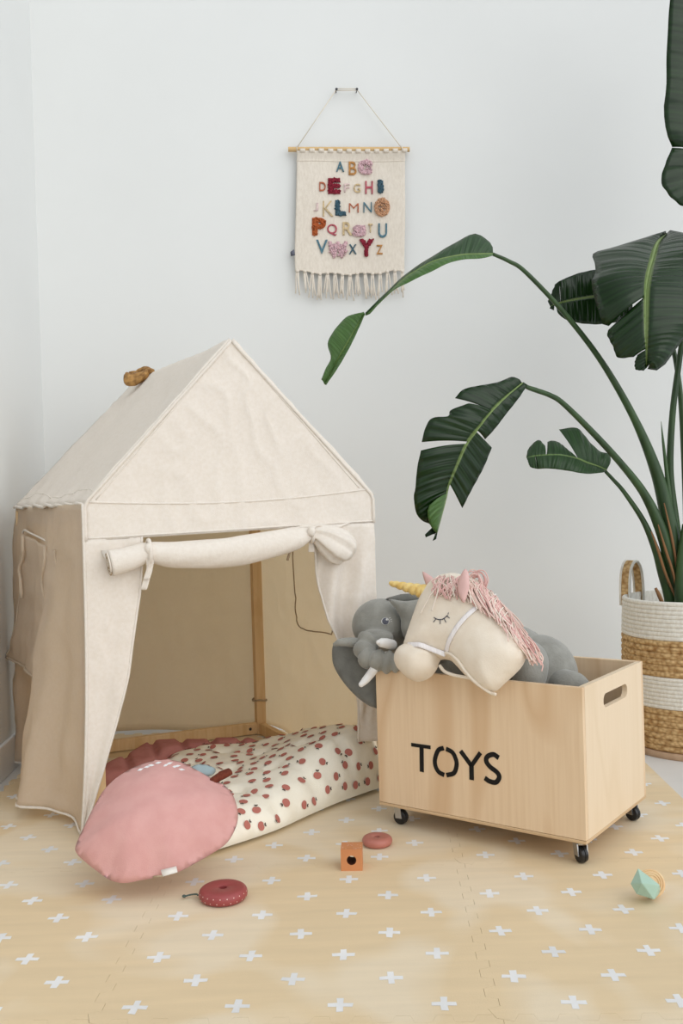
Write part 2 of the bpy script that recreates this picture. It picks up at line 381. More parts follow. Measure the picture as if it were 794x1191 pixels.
def plus(mb, x, y):
    a = .0185; w = .0052
    def j(): return random.uniform(-.0009, .0009)
    r = random.uniform(-.06, .06); P = [(-w, -a), (w, -a), (w, -w), (a, -w), (a, w), (w, w), (w, a), (-w, a), (-w, w), (-a, w), (-a, -w), (-w, -w)]
    P = [(px*math.cos(r) - py*math.sin(r) + j(), px*math.sin(r) + py*math.cos(r) + j()) for px, py in P]
    V = [tx_*(x + p[0]) + ty_*(y + p[1]) + Z*.0003 for p in P]
    mb.add(V, [(0, 1, 2, 11), (3, 4, 5, 2), (6, 7, 8, 5), (9, 10, 11, 8), (11, 2, 5, 8)], 1)
tiles = [
 (-1.01, .765, 0, 'beige foam mat tile with white crosses at the bottom left corner of the photo'),
 (-.43, .765, 1, 'beige foam mat tile with white crosses cut by the middle of the bottom edge'),
 (.15, .765, 0, 'beige foam mat tile with white crosses at the bottom right corner of the photo'),
 (-1.01, 1.345, 1, 'beige foam mat tile with white crosses in front of the left side of the tent'),
 (-.43, 1.345, 0, 'beige foam mat tile with white crosses under the red ring and the orange cube'),
 (.15, 1.345, 1, 'beige foam mat tile with white crosses under the mint wooden toy'),
 (-1.01, 1.925, 0, 'beige foam mat tile with white crosses under the left tent flap and shadowed hem'),
 (-.43, 1.925, 1, 'beige foam mat tile with white crosses under the clay pink ring and the quilted mat'),
 (.15, 1.925, 0, 'beige foam mat tile with white crosses under the wheeled toy box'),
 (-1.01, 2.505, 1, 'beige foam mat tile with white crosses beside the left wall behind the tent'),
 (-.43, 2.505, 0, 'beige foam mat tile with white crosses inside the tent at its back corner post'),
 (.15, 2.505, 1, 'beige foam mat tile with white crosses beside the striped basket behind the toy box')]
for x0, y0, par, lab in tiles:
    mb = MB(); prism(mb, tile_poly(x0, y0), Vector((0, 0, 0)), tx_, ty_, Z, FZ, 0)
    for r in range(7):
        for c in range(7):
            if (r + c) % 2 == par: plus(mb, x0 + (.056, .041)[par] + .0755*c, y0 + .04 + .0775*r)
    tag(build('foam_mat_tile', mb, [m_foam, m_white], smooth=False), lab, 'floor mat', 'interlocking foam mat tiles')

# ------------------------------------------------------------------ quilted mat in the tent
PAD = [(-.42, 1.98), (-.335, 1.955), (-.27, 2.005), (-.17, 2.10), (-.10, 2.195), (-.03, 2.285), (.04, 2.36), (.088, 2.415), (.075, 2.475), (.01, 2.565), (-.06, 2.63), (-.14, 2.68), (-.27, 2.70), (-.38, 2.70), (-.47, 2.67), (-.52, 2.55), (-.52, 2.35), (-.50, 2.15)]
PADV = smooth_closed([Vector(p) for p in PAD], 5)
def pad_h(d, q):
    t = max(0, min(1, (q.x + .32)/.36))*max(0, min(1, (q.y - 2.0)/.35)); t = t*t*(3 - 2*t)
    H = .062 + .085*t
    a = q.x*.55 + q.y*.83; b = -q.x*.83 + q.y*.55
    ca = math.cos(a/.13*2*PI); cb = math.cos(b/.13*2*PI)
    tuft = (max(0, ca)*max(0, cb))**2.5
    edge = math.sqrt(max(0, 1 - (1 - min(d/.085, 1))**2))
    puckers = .006*max(0, ca)**8
    h = H*edge - .026*tuft*edge - puckers*min(1, d/.02) + .006*nz((q.x, q.y, 0), 14, 2)*edge + .006*math.sin(a/.065*2*PI)*max(0, 1 - d/.05)*min(1, d/.01)
    return max(h, .001)
def pad_top(x, y):
    q = Vector((x, y)); n = len(PADV); d = min(seg_dist(q, PADV[i], PADV[i-1]) for i in range(n)); return pad_h(d, q), d
mb = MB(); inflate(mb, [tuple(p) for p in PADV], Vector((0, 0, .014)), Vector((1, 0, 0)), Vector((0, 1, 0)), Z, pad_h, lambda d, q: .012*min(1, d/.03), .0125)
def pad_inside(x, y):
    c = False; n = len(PADV); j = n - 1
    for i in range(n):
        a, b = PADV[i], PADV[j]
        if (a.y > y) != (b.y > y) and x < (b.x - a.x)*(y - a.y)/(b.y - a.y) + a.x: c = not c
        j = i
    return c
# apple prints scattered evenly over the cloth
tri = []
for f in mb.f:
    p0, p1, p2 = (mb.v[i] for i in f); n_ = (p1 - p0).cross(p2 - p0); A_ = n_.length/2
    if A_ > 1e-9 and n_.z > .06*n_.length and max(p.z for p in (p0, p1, p2)) > .03: tri.append((p0, p1, p2, n_.normalized(), A_))
rnd = random.Random(5); wts = [t[4] for t in tri]; spots = []
for t in rnd.choices(tri, wts, k=9000):
    u_, v_ = rnd.random(), rnd.random()
    if u_ + v_ > 1: u_, v_ = 1 - u_, 1 - v_
    p = t[0] + (t[1] - t[0])*u_ + (t[2] - t[0])*v_
    if p.z > .029 and all((p - q[0]).length_squared > .0355**2 for q in spots): spots.append((p, t[3]))
for p, n_ in spots:
    r = rnd.uniform(0, 2*PI); R_ = .0096
    t1 = n_.cross(Vector((math.cos(r), math.sin(r), .01))).normalized(); t2 = n_.cross(t1); o = p + n_*.0016
    P = []
    for k in range(18):
        a = 2*PI*k/18; q = abs(math.atan2(math.sin(a - PI/2), math.cos(a - PI/2))); rr = R_*(1 - .22*math.exp(-(q/.4)**2)); P.append(o + t1*(rr*1.05*math.cos(a)) + t2*(rr*.95*math.sin(a)))
    mb.add(P + [o + n_*.0008], [(i, (i+1) % 18, 18) for i in range(18)], 1)
    st = o + t2*R_*.95 + n_*.0006
    for s_, l_ in ((-.75, .0062), (.75, .0062), (0, .004)):
        d_ = t2*math.cos(s_) + t1*math.sin(s_); e_ = n_.cross(d_)
        mb.add([st - d_*.001, st + d_*l_*.5 + e_*.002, st + d_*l_, st + d_*l_*.5 - e_*.002], [(0, 1, 2, 3)], 2)
pad = build('quilted_mat', mb, [m_pad, m_apple, m_appleleaf])
tag(pad, 'cream quilted floor mat printed with small apples spilling out of the tent', 'play mat')
# its dusty rose reverse, folded over at the far left
mb = MB()
BK = smooth_closed([Vector(p) for p in ((-.66, 2.50), (-.62, 2.62), (-.585, 2.745), (-.50, 2.765), (-.43, 2.755), (-.36, 2.765), (-.27, 2.75), (-.25, 2.71), (-.36, 2.66), (-.47, 2.63), (-.50, 2.52), (-.55, 2.40), (-.64, 2.40))], 4)
def bk_h(d, q):
    a = math.cos((q.x + q.y*.3)/.085*2*PI); return (.06*math.sqrt(max(0, 1 - (1 - min(d/.035, 1))**2)))*(1 - .25*max(0, a)**4)
inflate(mb, [tuple(p) for p in BK], Vector((0, 0, .012)), Vector((1, 0, 0)), Vector((0, 1, 0)), Z, bk_h, lambda d, q: .008*min(1, d/.03), .011)
bko = build('folded_reverse', mb, m_padback, pad); bko['label'] = 'dusty rose tufted reverse of the mat'

# ------------------------------------------------------------------ play tent
def over_mat(p, base):
    return max(base, .014 + pad_top(p.x, p.y)[0] + .010) if pad_inside(p.x, p.y) else base
FL, FR, BL, BR = Vector((-.577, 2.145, 0)), Vector((.078, 2.39, 0)), Vector((-.955, 2.80, 0)), Vector((-.275, 3.08, 0))
ZE, ZR = .748, 1.125
RF, RB = (FL + FR)/2 + Z*ZR, (BL + BR)/2 + Z*(ZR + .005)
TC = (FL + FR + BL + BR)/4
tent = thing('play_tent', TC, 'cream linen house shaped play tent with pitched roof and rolled up door', 'tent')
fdir = (FR - FL).normalized(); fn = Vector((fdir.y, -fdir.x, 0))       # out of the front
ldir = (BL - FL).normalized(); ln = Vector((-ldir.y, ldir.x, 0)); ln = ln if ln.x < 0 else -ln
rdir = (BR - FR).normalized(); rn = Vector((-rdir.y, rdir.x, 0)); rn = rn if rn.x > 0 else -rn
bdir = (BR - BL).normalized(); bn = Vector((-bdir.y, bdir.x, 0)); bn = bn if bn.y > 0 else -bn
FW = (FR - FL).length
def wr(p, seed, a=.006):
    q = Vector(p); d1 = nz((q.x + q.z*.4, q.y, q.z - q.x*.5), 5, seed)*a
    r = 1 - abs(nz((q.x*1.2 + q.z, q.y*1.2, q.z*.8 - q.x), 9, seed + 3)); return d1 + (r**6)*a*.7
def fp(x, y): return onplane(x, y, FL, fn)
ZD = .665
def sidez(t): return ZD + (.012)*t
# front gable
def gable(u, v):
    zlo = ZD + .016*u
    z = zlo + (ZR - zlo)*v; hw = 1 if z < ZE else max(.004, (ZR - z)/(ZR - ZE))
    s = .5 + (u - .5)*hw
    p = FL + (FR - FL)*s + Z*z; e = min(1, 6*min(u, 1 - u))
    return p + fn*(wr(p, 1)*e + .004)
mb = MB(); grid(mb, gable, 60, 60)
def seam(mb, fn_, n=30, r=.0016, mi=1): tube(mb, [fn_(i/n) for i in range(n + 1)], r, 6, mi)
seam(mb, lambda t: gable(t, .19 - .035*math.sin(PI*t)) + fn*.001)
for s in (0, 1): tube(mb, [gable(s, v/30) + fn*.001 for v in range(31)], .0035, 6, 0)
for s in (.025, .975): tube(mb, [gable(s, v/30) + fn*.0006 for v in range(6, 29)], .0012, 5, 1)
seam(mb, lambda t: gable(t, .012) + fn*.001)
build('front_gable', mb, [m_linen, m_linen_in], tent, solid=.0016)
# roof slopes
def roof(a0, a1, seed):
    def f(u, v):
        e = a0 + (a1 - a0)*u; r = RF + (RB - RF)*u
        p = e + (r - e)*v
        sag = math.sin(PI*u)*math.sin(PI*min(1, v*1.1))*.008
        n = (a1 - a0).cross(r - e).normalized(); n = n if n.z > 0 else -n
        fold = .004*math.sin(u*40 + 3*nz(p, 4, seed))*max(0, 1 - v*5)
        return p + n*(wr(p, seed, .004) - sag + fold + .003)
    return f
mb = MB(); rf = roof(FL + Z*ZE, BL + Z*ZE, 11); grid(mb, rf, 44, 30); tube(mb, [rf(i/30, 0) - Z*.002 for i in range(31)], .0035, 6, 1); tube(mb, [rf(0, i/30) for i in range(31)], .0035, 6, 1); tube(mb, [rf(i/30, .07 + .02*math.sin(i*.35)) for i in range(31)], .0014, 5, 1)
build('roof_slope', mb, [m_linen, m_linen_in], tent, solid=.0016)
mb = MB(); rf2 = roof(FR + Z*ZE, BR + Z*ZE, 12); grid(mb, rf2, 44, 30); tube(mb, [rf2(0, i/30) for i in range(31)], .005, 6, 1)
build('roof_slope', mb, [m_linen, m_linen_in], tent, solid=.0016)
# back panel
def back(u, v):
    z = .045 + (ZR - .045)*v; hw = 1 if z < ZE else max(.004, (ZR - z)/(ZR - ZE)); s = .5 + (u - .5)*hw
    p = BL + (BR - BL)*s + Z*(z + (.02*math.sin(u*5 + .6) if v < .05 else 0)); e_ = min(1, 7*min(u, 1 - u)); return p + bn*((wr(p, 21, .008) + .012*max(0, 1 - v*3)*math.sin(u*14) + .012)*e_ + .002)
mb = MB(); grid(mb, back, 50, 50); build('back_panel', mb, m_linen_lit, tent, solid=.0016)
# side panels
def corner(low): return ln*(.004 + .028*low**3) + fn*(.004 + .02*low**3)
def left(u, v):
    z = ZE*v; p = FL + (BL - FL)*u + Z*z
    low = max(0, 1 - v)
    b = .115*math.exp(-((u - .36)/.2)**2)*(low**1.3) - .03*math.exp(-((u - .78)/.12)**2)*low + .03*max(0, u - .85)*low/.15
    b += .012*math.sin(u*23 + 2*nz(p, 3, 5))*low*(1 - u)*1.2 + .006*math.sin(u*47 + v*4 + 3*nz(p, 4, 9))*low + .010*nz((u*4, v*7, 1), 1, 6)
    e = min(1, 8*min(u, 1 - u)) if v > .9 else min(1, 8*u)
    cw = max(0, 1 - u*6)**2; b *= min(1, u*6)
    lift = .022*math.exp(-((u - .3)/.25)**2)*low**4 + .010*low**4
    return p + ln*(b + wr(p, 31)*e + .004*(1 - cw)) + corner(low)*cw + Z*max(.009*low, lift*(1 - cw))
mb = MB(); grid(mb, left, 60, 50); tube(mb, [left(i/40, 0) for i in range(41)], .0028, 6, 1); tube(mb, [left(0.0, i/30) for i in range(31)], .003, 6, 1)
build('side_panel', mb, [m_linen_shaded, m_linen_in], tent, solid=.0016)
def right(u, v):
    lo = max(over_mat(FR + (BR - FR)*u + rn*o_, .010 + .03*max(0, u - .3)) for o_ in (-.01, 0, .012)); z = lo + (ZE - lo)*v; p = FR + (BR - FR)*u + Z*z
    e_ = min(1, 7*min(u, 1 - u)); return p + rn*((wr(p, 41, .008) + .012*math.sin(u*9)*max(0, 1 - v*1.5) + .012)*e_ + .002)
mb = MB(); grid(mb, right, 50, 44); build('side_panel', mb, m_linen_lit, tent, solid=.0016)
# door curtains: left hangs to the floor, right is drawn to the corner
inL = [fp(*q) for q in ((165, 652), (162, 690), (157, 722), (148, 788), (134, 841), (120, 887), (102, 943), (90, 976))]
def edge_z(E, z):
    for a, b in zip(E, E[1:]):
        if a.z >= z >= b.z: t = (a.z - z)/max(1e-6, a.z - b.z); return a + (b - a)*t
    return E[0] if z > E[0].z else E[-1]
def curtL(u, v):
    z = .009 + (ZD + .004 - .009)*v; low = 1 - v
    o = FL + Z*z + corner(low); i = edge_z(inL, z) + fn*.005; p = o + (i - o)*u
    p = Vector((p.x, p.y, z)); ee = min(1, u*5)
    return p + fn*((.008*math.sin(u*8 + v*2)*low*u + wr(p, 51, .005))*ee + .03*low**3*u)
mb = MB(); grid(mb, curtL, 26, 50); tube(mb, [curtL(1, i/40) for i in range(41)], .0025, 6, 1); tube(mb, [curtL(i/20, 0) for i in range(21)], .0025, 6, 1)
build('door_curtain', mb, [m_linen, m_linen_in], tent, solid=.0016)
inR = [fp(*q) for q in ((352, 600), (366, 640), (369, 662), (373, 688), (380, 722), (392, 746), (402, 765), (412, 790), (418, 815), (419, 900), (420, 950))]
CURT_Z0 = max(over_mat(edge_z(inR, .12)*(1 - k/10) + FR*(k/10) + fn*o_, .02) for k in range(11) for o_ in (-.02, 0, .025)) - .006
def curtR(u, v):
    zl = CURT_Z0; z = zl + (ZD + .016 - zl)*v; low = 1 - v
    o = FR + Z*z; i = edge_z(inR, z); p = i + (o - i)*u; p = Vector((p.x, p.y, z))
    d = (1 - u)
    f = .016*math.sin(((u*2.6 - v*2.6) + .35)*PI*1.5)*min(1, low*5)*(1 - .5*u)*min(1, 4*(1 - u))*min(1, max(.05, v*2.6 - .15))
    return p + fn*(.006 + f + wr(p, 61, .005)) - fn*.015*d*low
mb = MB(); grid(mb, curtR, 40, 50); tube(mb, [curtR(0, i/40) for i in range(41)], .0025, 6, 1)
build('door_curtain', mb, [m_linen, m_linen_in], tent, solid=.0016)
# rolled door flap
def fo(x, y, o=.03): return onplane(x, y, FL + fn*o, fn)
PX = FL.y/1110*1.06
rp_ = catmull([fo(*q) for q in ((128, 655), (150, 650), (172, 643), (200, 645), (240, 644), (280, 640), (320, 632), (345, 626), (362, 620))], 8)
mb = MB(); tube(mb, rp_, [x*PX for x in (14, 13.5, 11, 14.5, 16.5, 17, 15.5, 13, 7)], 24, 0, True, lambda t, a: 1 + .03*math.sin(a*3 + t*9) + .02*math.sin(a*7 + t*31))
# spiral of the rolled layers at the open end
c0 = rp_[0]; tdir = (rp_[0] - rp_[3]).normalized(); su = Z - tdir*Z.dot(tdir); su.normalize(); sw = tdir.cross(su)
sp_ = [c0 + tdir*.003 + (su*math.cos(a) + sw*math.sin(a))*(PX*(2 + 11*a/(6*PI))) for a in [i*.25 for i in range(int(6*PI/.25))]]
tube(mb, sp_, .0022, 6, 0); tube(mb, [p + tdir*.0005 + (p - c0).normalized()*.0035 for p in sp_[10:-8]], .0016, 5, 1)
roll_ob = build('door_roll', mb, [m_linen_in, m_stitch], tent)
mb = MB(); bp = catmull([fo(*q) for q in ((360, 620), (368, 621), (380, 627), (393, 636), (403, 643), (408, 648))], 8)
tube(mb, bp, [x*PX for x in (6, 9, 16, 20, 17, 5)], 36, 0, True, lambda t, a: 1 + .17*math.sin(a*6 + 1 + t*1.5)*(1 - t*.5) + .06*math.sin(a*11 + 2))
tube(mb, [fo(*q, .008) for q in ((330, 617), (352, 613), (370, 612), (392, 613), (409, 607))], [.003, .009, .012, .010, .002], 10, 0, True, flat=.5)
build('roll_end_bunch', mb, m_linen_in, tent)
mb = MB(); O_ = fo(120, 640, .012)
mb.add([fo(117, 640, .006), fo(140, 640, .008), fo(141, 650, .02), fo(128, 662, .02)], [(0, 1, 2, 3)]); build('corner_fold', mb, m_linen_in, tent, solid=.0016)
def tie(x, y, tails, ring):
    k = fo(x, y, .05); mb = MB(); ellipsoid(mb, k, (.009, .009, .012))
    if ring:
        c = fo(x, y + 4, .03); tube(mb, [c + (Z*math.cos(a)*1.0 + fn*math.sin(a))*ring for a in [i*PI/10 for i in range(21)]], .004, 8)
    for tl in tails:
        P = catmull([fo(px, py, o) for px, py, o in tl], 5)
        grid(mb, lambda u, v, P=P: P[min(int(v*(len(P) - 1) + .5), len(P) - 1)] + fdir*(u - .5)*.014 + fn*.003*math.sin(u*PI + v*5), 4, len(P) - 1)
    build('tie', mb, m_linen_in, tent, solid=.001)
tie(173, 638, [[(173, 640, .05), (176, 652, .05), (172, 668, .04), (167, 686, .035)], [(171, 640, .05), (174, 660, .045), (170, 674, .04)]], 13.5*PX)
tie(362, 618, [[(360, 622, .03), (362, 632, .02), (362, 642, .02)], [(362, 616, .05), (366, 612, .04), (372, 612, .03)]], 8*PX)
mb = MB(); tube(mb, [fo(338, 630, -.01), fo(337, 642, -.012), fo(334, 652, -.012)], .003, 6); build('tie', mb, m_stitch, tent)
# window flaps
def lp(x, y, o=.0): return onplane(x, y, FL + ln*o, ln)
eL = catmull([lp(*q) for q in ((29, 621, .010), (27, 660, .016), (25, 700, .022), (21, 732, .03), (11, 764, .036))], 6)
eR = catmull([lp(*q) for q in ((67, 640, .012), (66, 680, .014), (66, 720, .016), (64, 760, .02), (61, 797, .03))], 6)
def flap(u, v):
    a, b = lerp_list(eL, v), lerp_list(eR, v); p = a + (b - a)*u
    return p + ln*(.005*math.sin(u*PI*3 + 1 + v*2)*(.3 + .7*v) + .006*v*v*math.sin(u*11) + nz(p, 22, 3)*.006 + .006)
mb = MB(); grid(mb, flap, 26, 34); tube(mb, [flap(i/26, 1) for i in range(27)], .003, 6); tube(mb, [flap(1, i/34) for i in range(35)], .0022, 6); tube(mb, [flap(0, i/34) for i in range(35)], .0022, 6)
for k in (.12, .8):
    for j in range(8): pass
    tube(mb, [flap(k + .04*math.sin(t*.8), t/10*.45) + ln*.008 for t in range(11)], .0042, 6, 0, True, flat=.5)
wf = build('window_flap', mb, [m_linen_shaded, m_linen_shaded], tent, solid=.0016)
mb = MB(); tube(mb, catmull([lp(*q, .010) for q in ((26, 640), (27, 618), (35, 620), (55, 630), (67, 638), (68, 655), (66, 700))], 6), .003, 6); build('window_piping', mb, m_linen_in, tent)
def rpn(x, y, o=.0): return onplane(x, y, FR + rn*o, rn)
wp = catmull([rpn(*q) for q in ((336, 636), (337, 680), (338, 716), (342, 731), (352, 737), (372, 739), (392, 743))], 6)
mb = MB()
for i, p in enumerate(wp):
    u = (p - FR).dot(rdir)/(BR - FR).length; wp[i] = right(u, p.z/ZE) - rn*.004
tube(mb, wp, .0018, 6); build('window_piping', mb, m_stitch, tent)
# timber frame
def post(a, top=ZE - .01, z0=.002): mb = MB(); bar(mb, a + Z*z0, a + Z*top, .03); build('frame_pole', mb, m_pine, tent, smooth=False, bevel=.002)
ins = .02
iFL, iFR, iBL, iBR = FL + (TC - FL).normalized()*ins, FR + (TC - FR).normalized()*.036, BL + (TC - BL).normalized()*ins, BR + (TC - BR).normalized()*.018
for p in (iFL, iBL, iBR): post(p)
post(iFR, z0=max(over_mat(iFR + Vector((a, b, 0)), .01) for a in (-.02, 0, .02) for b in (-.02, 0, .02)))
def rail(name, a, b, w=.02, h=.036):
    mb = MB(); bar(mb, a, b, w, h); build(name, mb, m_pine, tent, smooth=False, bevel=.002)
rail('floor_rail', iBL + Z*.02, iBR + Z*.02); rail('floor_rail', iBR + Z*.02, iBR + (iFR - iBR)*.50 + Z*.02); rail('floor_rail', iBL + Z*.02, iFL + Z*.02)
rail('ridge_pole', RF - Z*.025 - fn*.02, RB - Z*.025)
for a, b in ((iFL, iBL), (iFR, iBR)): rail('top_rail', a + Z*(ZE - .03), b + Z*(ZE - .03))
mb = MB(); q = at(291, 848, 3.04); ellipsoid(mb, q, (.005, .004, .005)); build('bolt', mb, m_nail, tent)
mb = MB(); q = at(299, 806, 3.06); tube(mb, [iBR + Z*.11 + Vector((math.cos(a)*.023, math.sin(a)*.023, .002*math.sin(3*a))) for a in [i*PI/8 for i in range(17)]], .003, 6); build('cord_tie', mb, m_stitch, tent)
# knotted strip on the ridge
mb = MB(); Yb = 2.80
tube(mb, catmull([at(*q) for q in ((148, 435, Yb), (151, 442, Yb - .01), (159, 441, Yb - .01), (166, 437, Yb - .01), (171, 432, Yb), (176, 431.5, Yb), (181, 434, Yb - .01))], 6), [.010, .018, .020, .017, .010, .008, .002], 18, 0, True, lambda t, a: 1 + .22*math.sin(a*3 + t*9) + .1*math.sin(a*7 + t*20), flat=.8)
tube(mb, catmull([at(*q) for q in ((150, 434, Yb + .02), (160, 434, Yb + .02), (170, 429.5, Yb + .01), (179, 431, Yb))], 6), [.004, .010, .009, .003], 12, 0, True, lambda t, a: 1 + .2*math.sin(a*3 + t*14))
build('ridge_bow', mb, m_bow, tent)

# ------------------------------------------------------------------ apple cushion
AO = ground(150, 1022, .045)
av = (ground(195, 884, .205) - AO); a_u = Vector((1, .20, .06)).normalized(); a_n = a_u.cross(av).normalized(); a_n = a_n if a_n.z > 0 else -a_n
a_v = a_n.cross(a_u).normalized()
ap = [(85.5, 984), (96.6, 959), (107.7, 937), (121.6, 914.8), (143.7, 896.8), (168.7, 885.7), (190.8, 882.1), (210, 884.3), (229.6, 894), (246, 903), (263, 912.4), (274, 925.9), (279, 945.3), (276.7, 962), (265.6, 981.3), (246, 995), (226.9, 1006), (207.5, 1016), (185, 1021.5), (163, 1025.6), (143.7, 1029), (127, 1025.6), (110.5, 1014.5), (96.6, 1003.5), (86.9, 993.8)]
AP = to2([onplane(x, y, AO, a_n) for x, y in ap], AO, a_u, a_v); AP = smooth_closed([Vector(p) for p in AP], 4)
apc = sum((Vector(p) for p in AP), Vector((0, 0)))/len(AP)
AP = [apc + (p - apc)*.975 for p in AP]
cush = thing('apple_cushion', ground(180, 985), 'pink apple shaped cushion with brown stem propped on the quilted mat', 'cushion')
def ap_h(T_):
    def f(d, q):
        ang = math.atan2(q.y - apc.y, q.x - apc.x)
        ed = .004*math.sin(ang*38)*max(0, 1 - d/.03) + .005*math.sin(ang*9 + 1)*max(0, 1 - d/.06)
        t = min(d/.15, 1); return T_*(1 - (1 - t)**2.3) + ed*min(1, d/.008) + .003*nz((q.x, q.y, 0), 16, 4)*min(1, d/.02)
    return f
mb = MB(); inflate(mb, [tuple(p) for p in AP], AO, a_u, a_v, a_n, ap_h(.062), ap_h(.04), .009)
def ap_pt(x, y, lift=.002):
    p = onplane(x, y, AO + a_n*.03, a_n); q = Vector(((p - AO).dot(a_u), (p - AO).dot(a_v))); n = len(AP)
    d = min(seg_dist(q, AP[i], AP[i-1]) for i in range(n)); return AO + a_u*q.x + a_v*q.y + a_n*(ap_h(.062)(d, q) + lift), q
for x, y, r in ((163, 893, .3), (171, 891, .1), (176, 890, -.2), (193, 892, .4), (203, 891, 0), (211, 893, -.3), (184, 887, .1), (197, 887, .2), (206, 888, 0)):
    p, q = ap_pt(x, y)
    e1 = (a_u*math.cos(r) + a_v*math.sin(r))*.0075; e2 = (a_v*math.cos(r) - a_u*math.sin(r))*.003
    mb.add([p - e1, p - e2, p + e1, p + e2], [(0, 1, 2, 3)], 1)
body = build('cover', mb, [m_pillow, m_white], cush)
def flat_part(name, pts, O, ux, uy, un, t, mat, parent, sp=.006, R=.01):
    P = to2(pts, O, ux, uy); P = smooth_closed([Vector(p) for p in P], 3); mb = MB()
    inflate(mb, [tuple(p) for p in P], O, ux, uy, un, puff(t, R), puff(t, R), sp); return build(name, mb, mat, parent)
LO = AO - a_n*.012 + a_v*.0
flat_part('leaf', [onplane(x, y, LO, a_n) for x, y in ((222, 893), (230, 889), (242, 890), (251, 895), (246, 902), (236, 903), (226, 900))], LO, a_u, a_v, a_n, .005, m_blueleaf, cush)
mb = MB(); tube(mb, catmull([onplane(x, y, AO, a_n) - a_n*o for x, y, o in ((243, 912, .0), (252, 907, -.004), (260, 903, -.006), (267, 899, -.004))], 4), [.011, .011, .012, .011], 12, flat=.7); build('stem', mb, m_brown, cush)
tp = [onplane(x, y, AO + a_n*.012, a_n) for x, y in ((187, 1012), (205, 1007.5), (206.5, 1014.5), (189, 1019.5))]
mb = MB(); mb.add(tp, [(0, 1, 2, 3)]); tg = build('sewn_tag', mb, m_tag, cush, solid=.0012)
mb = MB(); tube(mb, [tp[3] + a_n*.002, onplane(178, 1020, AO + a_n*.01, a_n)], .002, 6, 0); build('tag_fold', mb, m_stitch, cush)

# ------------------------------------------------------------------ toy box on casters
yb = -.6348; e = Vector((math.cos(yb), math.sin(yb), 0)); dpt = Vector((-math.sin(yb), math.cos(yb), 0)); bnrm = -dpt   # e: left to right along the front; dpt: to the back
BFR = Vector((.4615, 1.8707, 0)); BW, BD, BH, BZ = .4913, .3497, .3101, .0454
BFL = BFR - e*BW; TH = .0115
toybox = thing('toy_box', BFL + e*BW/2 + dpt*BD/2, 'birch plywood toy box on black casters with TOYS in black on its front', 'toy box')
Z0, Z1 = BZ + .0075, BZ + BH
def panel(name, O, ux, w, n, mat, hole=None):
    mb = MB(); h = Z1 - Z0
    if not hole:
        prism(mb, [(0, 0), (w, 0), (w, h), (0, h)], O, ux, Z, n, -TH, 0)
    else:
        x0, x1, z0, z1 = hole; r = (z1 - z0)/2; zc = (z0 + z1)/2; k = 8
        top = [(x0 + r - r*math.cos(t), zc + r*math.sin(t)) for t in [i*PI/2/k for i in range(k + 1)]] + [(x1 - r + r*math.sin(t), zc + r*math.cos(t)) for t in [i*PI/2/k for i in range(k + 1)]]
        bot = [(x, 2*zc - z) for x, z in top]
        up = [(0, zc)] + top + [(w, zc), (w, h), (0, h)]
        dn = [(0, zc), (0, 0), (w, 0), (w, zc)] + bot[::-1]
        for poly in (up[::-1], dn):
            n0 = len(poly); V = [O + ux*p[0] + Z*p[1] for p in poly] + [O + ux*p[0] + Z*p[1] - n*TH for p in poly]
            F = [tuple(range(n0)), tuple(range(n0, 2*n0))[::-1]]
            for i in range(n0):
                a, b = poly[i], poly[(i+1) % n0]
                if abs(a[1] - zc) < 1e-9 and abs(b[1] - zc) < 1e-9 and (min(a[0], b[0]) <= 1e-9 or max(a[0], b[0]) >= w - 1e-9): continue
                F.append((i, n0 + i, n0 + (i+1) % n0, (i+1) % n0))
            mb.add(V, F)
    bm = bmesh.new()
    return build(name, mb, mat, toybox, smooth=False, bevel=0 if hole else .0012)
panel('front_panel', BFL + Z*Z0, e, BW, bnrm, m_ply)
panel('back_panel', BFL + dpt*(BD - TH) + Z*Z0, e, BW, bnrm, m_ply)
sO = BFR + dpt*TH + Z*Z0
hc = [onplane(620 + x/4.414, 740 + y/4.414, BFR, e) for x, y in ((360, 330), (482, 278), (420, 278), (420, 334))]
hx = [(p - sO).dot(dpt) for p in hc]; hz = [p.z - Z0 for p in hc]
hole = (hx[0], hx[1], (hz[0] + hz[1])/2 - .0145, (hz[0] + hz[1])/2 + .0145)
panel('side_panel', sO, dpt, BD - 2*TH, e, m_ply_lit, hole)
panel('side_panel', BFL + dpt*TH + Z*Z0, dpt, BD - 2*TH, -e, m_ply_lit, hole)
mb = MB(); prism(mb, [(0, 0), (BW, 0), (BW, BD), (0, BD)], BFL, e, dpt, Z, BZ, Z0 - .0006); build('base_board', mb, m_plyedge, toybox, smooth=False, bevel=.001)
# cut-out letters as thin plates, their inner shade put in as black
FO = BFL + bnrm*.0006
def ft(x, y): p = onplane(465 + x/6.108, 850 + y/6.108, FO, bnrm); return Vector(((p - FO).dot(e), p.z))
def stroke(mb, pts, w, smooth=True):
    P = [ft(*p) for p in pts]
    if smooth and len(P) > 2: P = [Vector((q[0], q[1])) for q in catmull([(p.x, p.y, 0) for p in P], 6)]
    n = len(P); A = []; B = []
    for i in range(n):
        t = (P[min(i+1, n-1)] - P[max(i-1, 0)]).normalized(); k = Vector((-t.y, t.x)); A.append(P[i] + k*w/2); B.append(P[i] - k*w/2)
    for i in range(n - 1):
        prism(mb, [tuple(A[i]), tuple(B[i]), tuple(B[i+1]), tuple(A[i+1])], FO, e, Z, bnrm, -.0005, .0005)
def letter(strokes):
    mb = MB()
    for s, w in strokes: stroke(mb, s, w)
    build('letter', mb, m_cutout_shade, toybox, smooth=False)
Wt = .0098
letter([([(80, 98), (217, 118)], .0078), ([(153, 120), (155, 292)], .0102)])
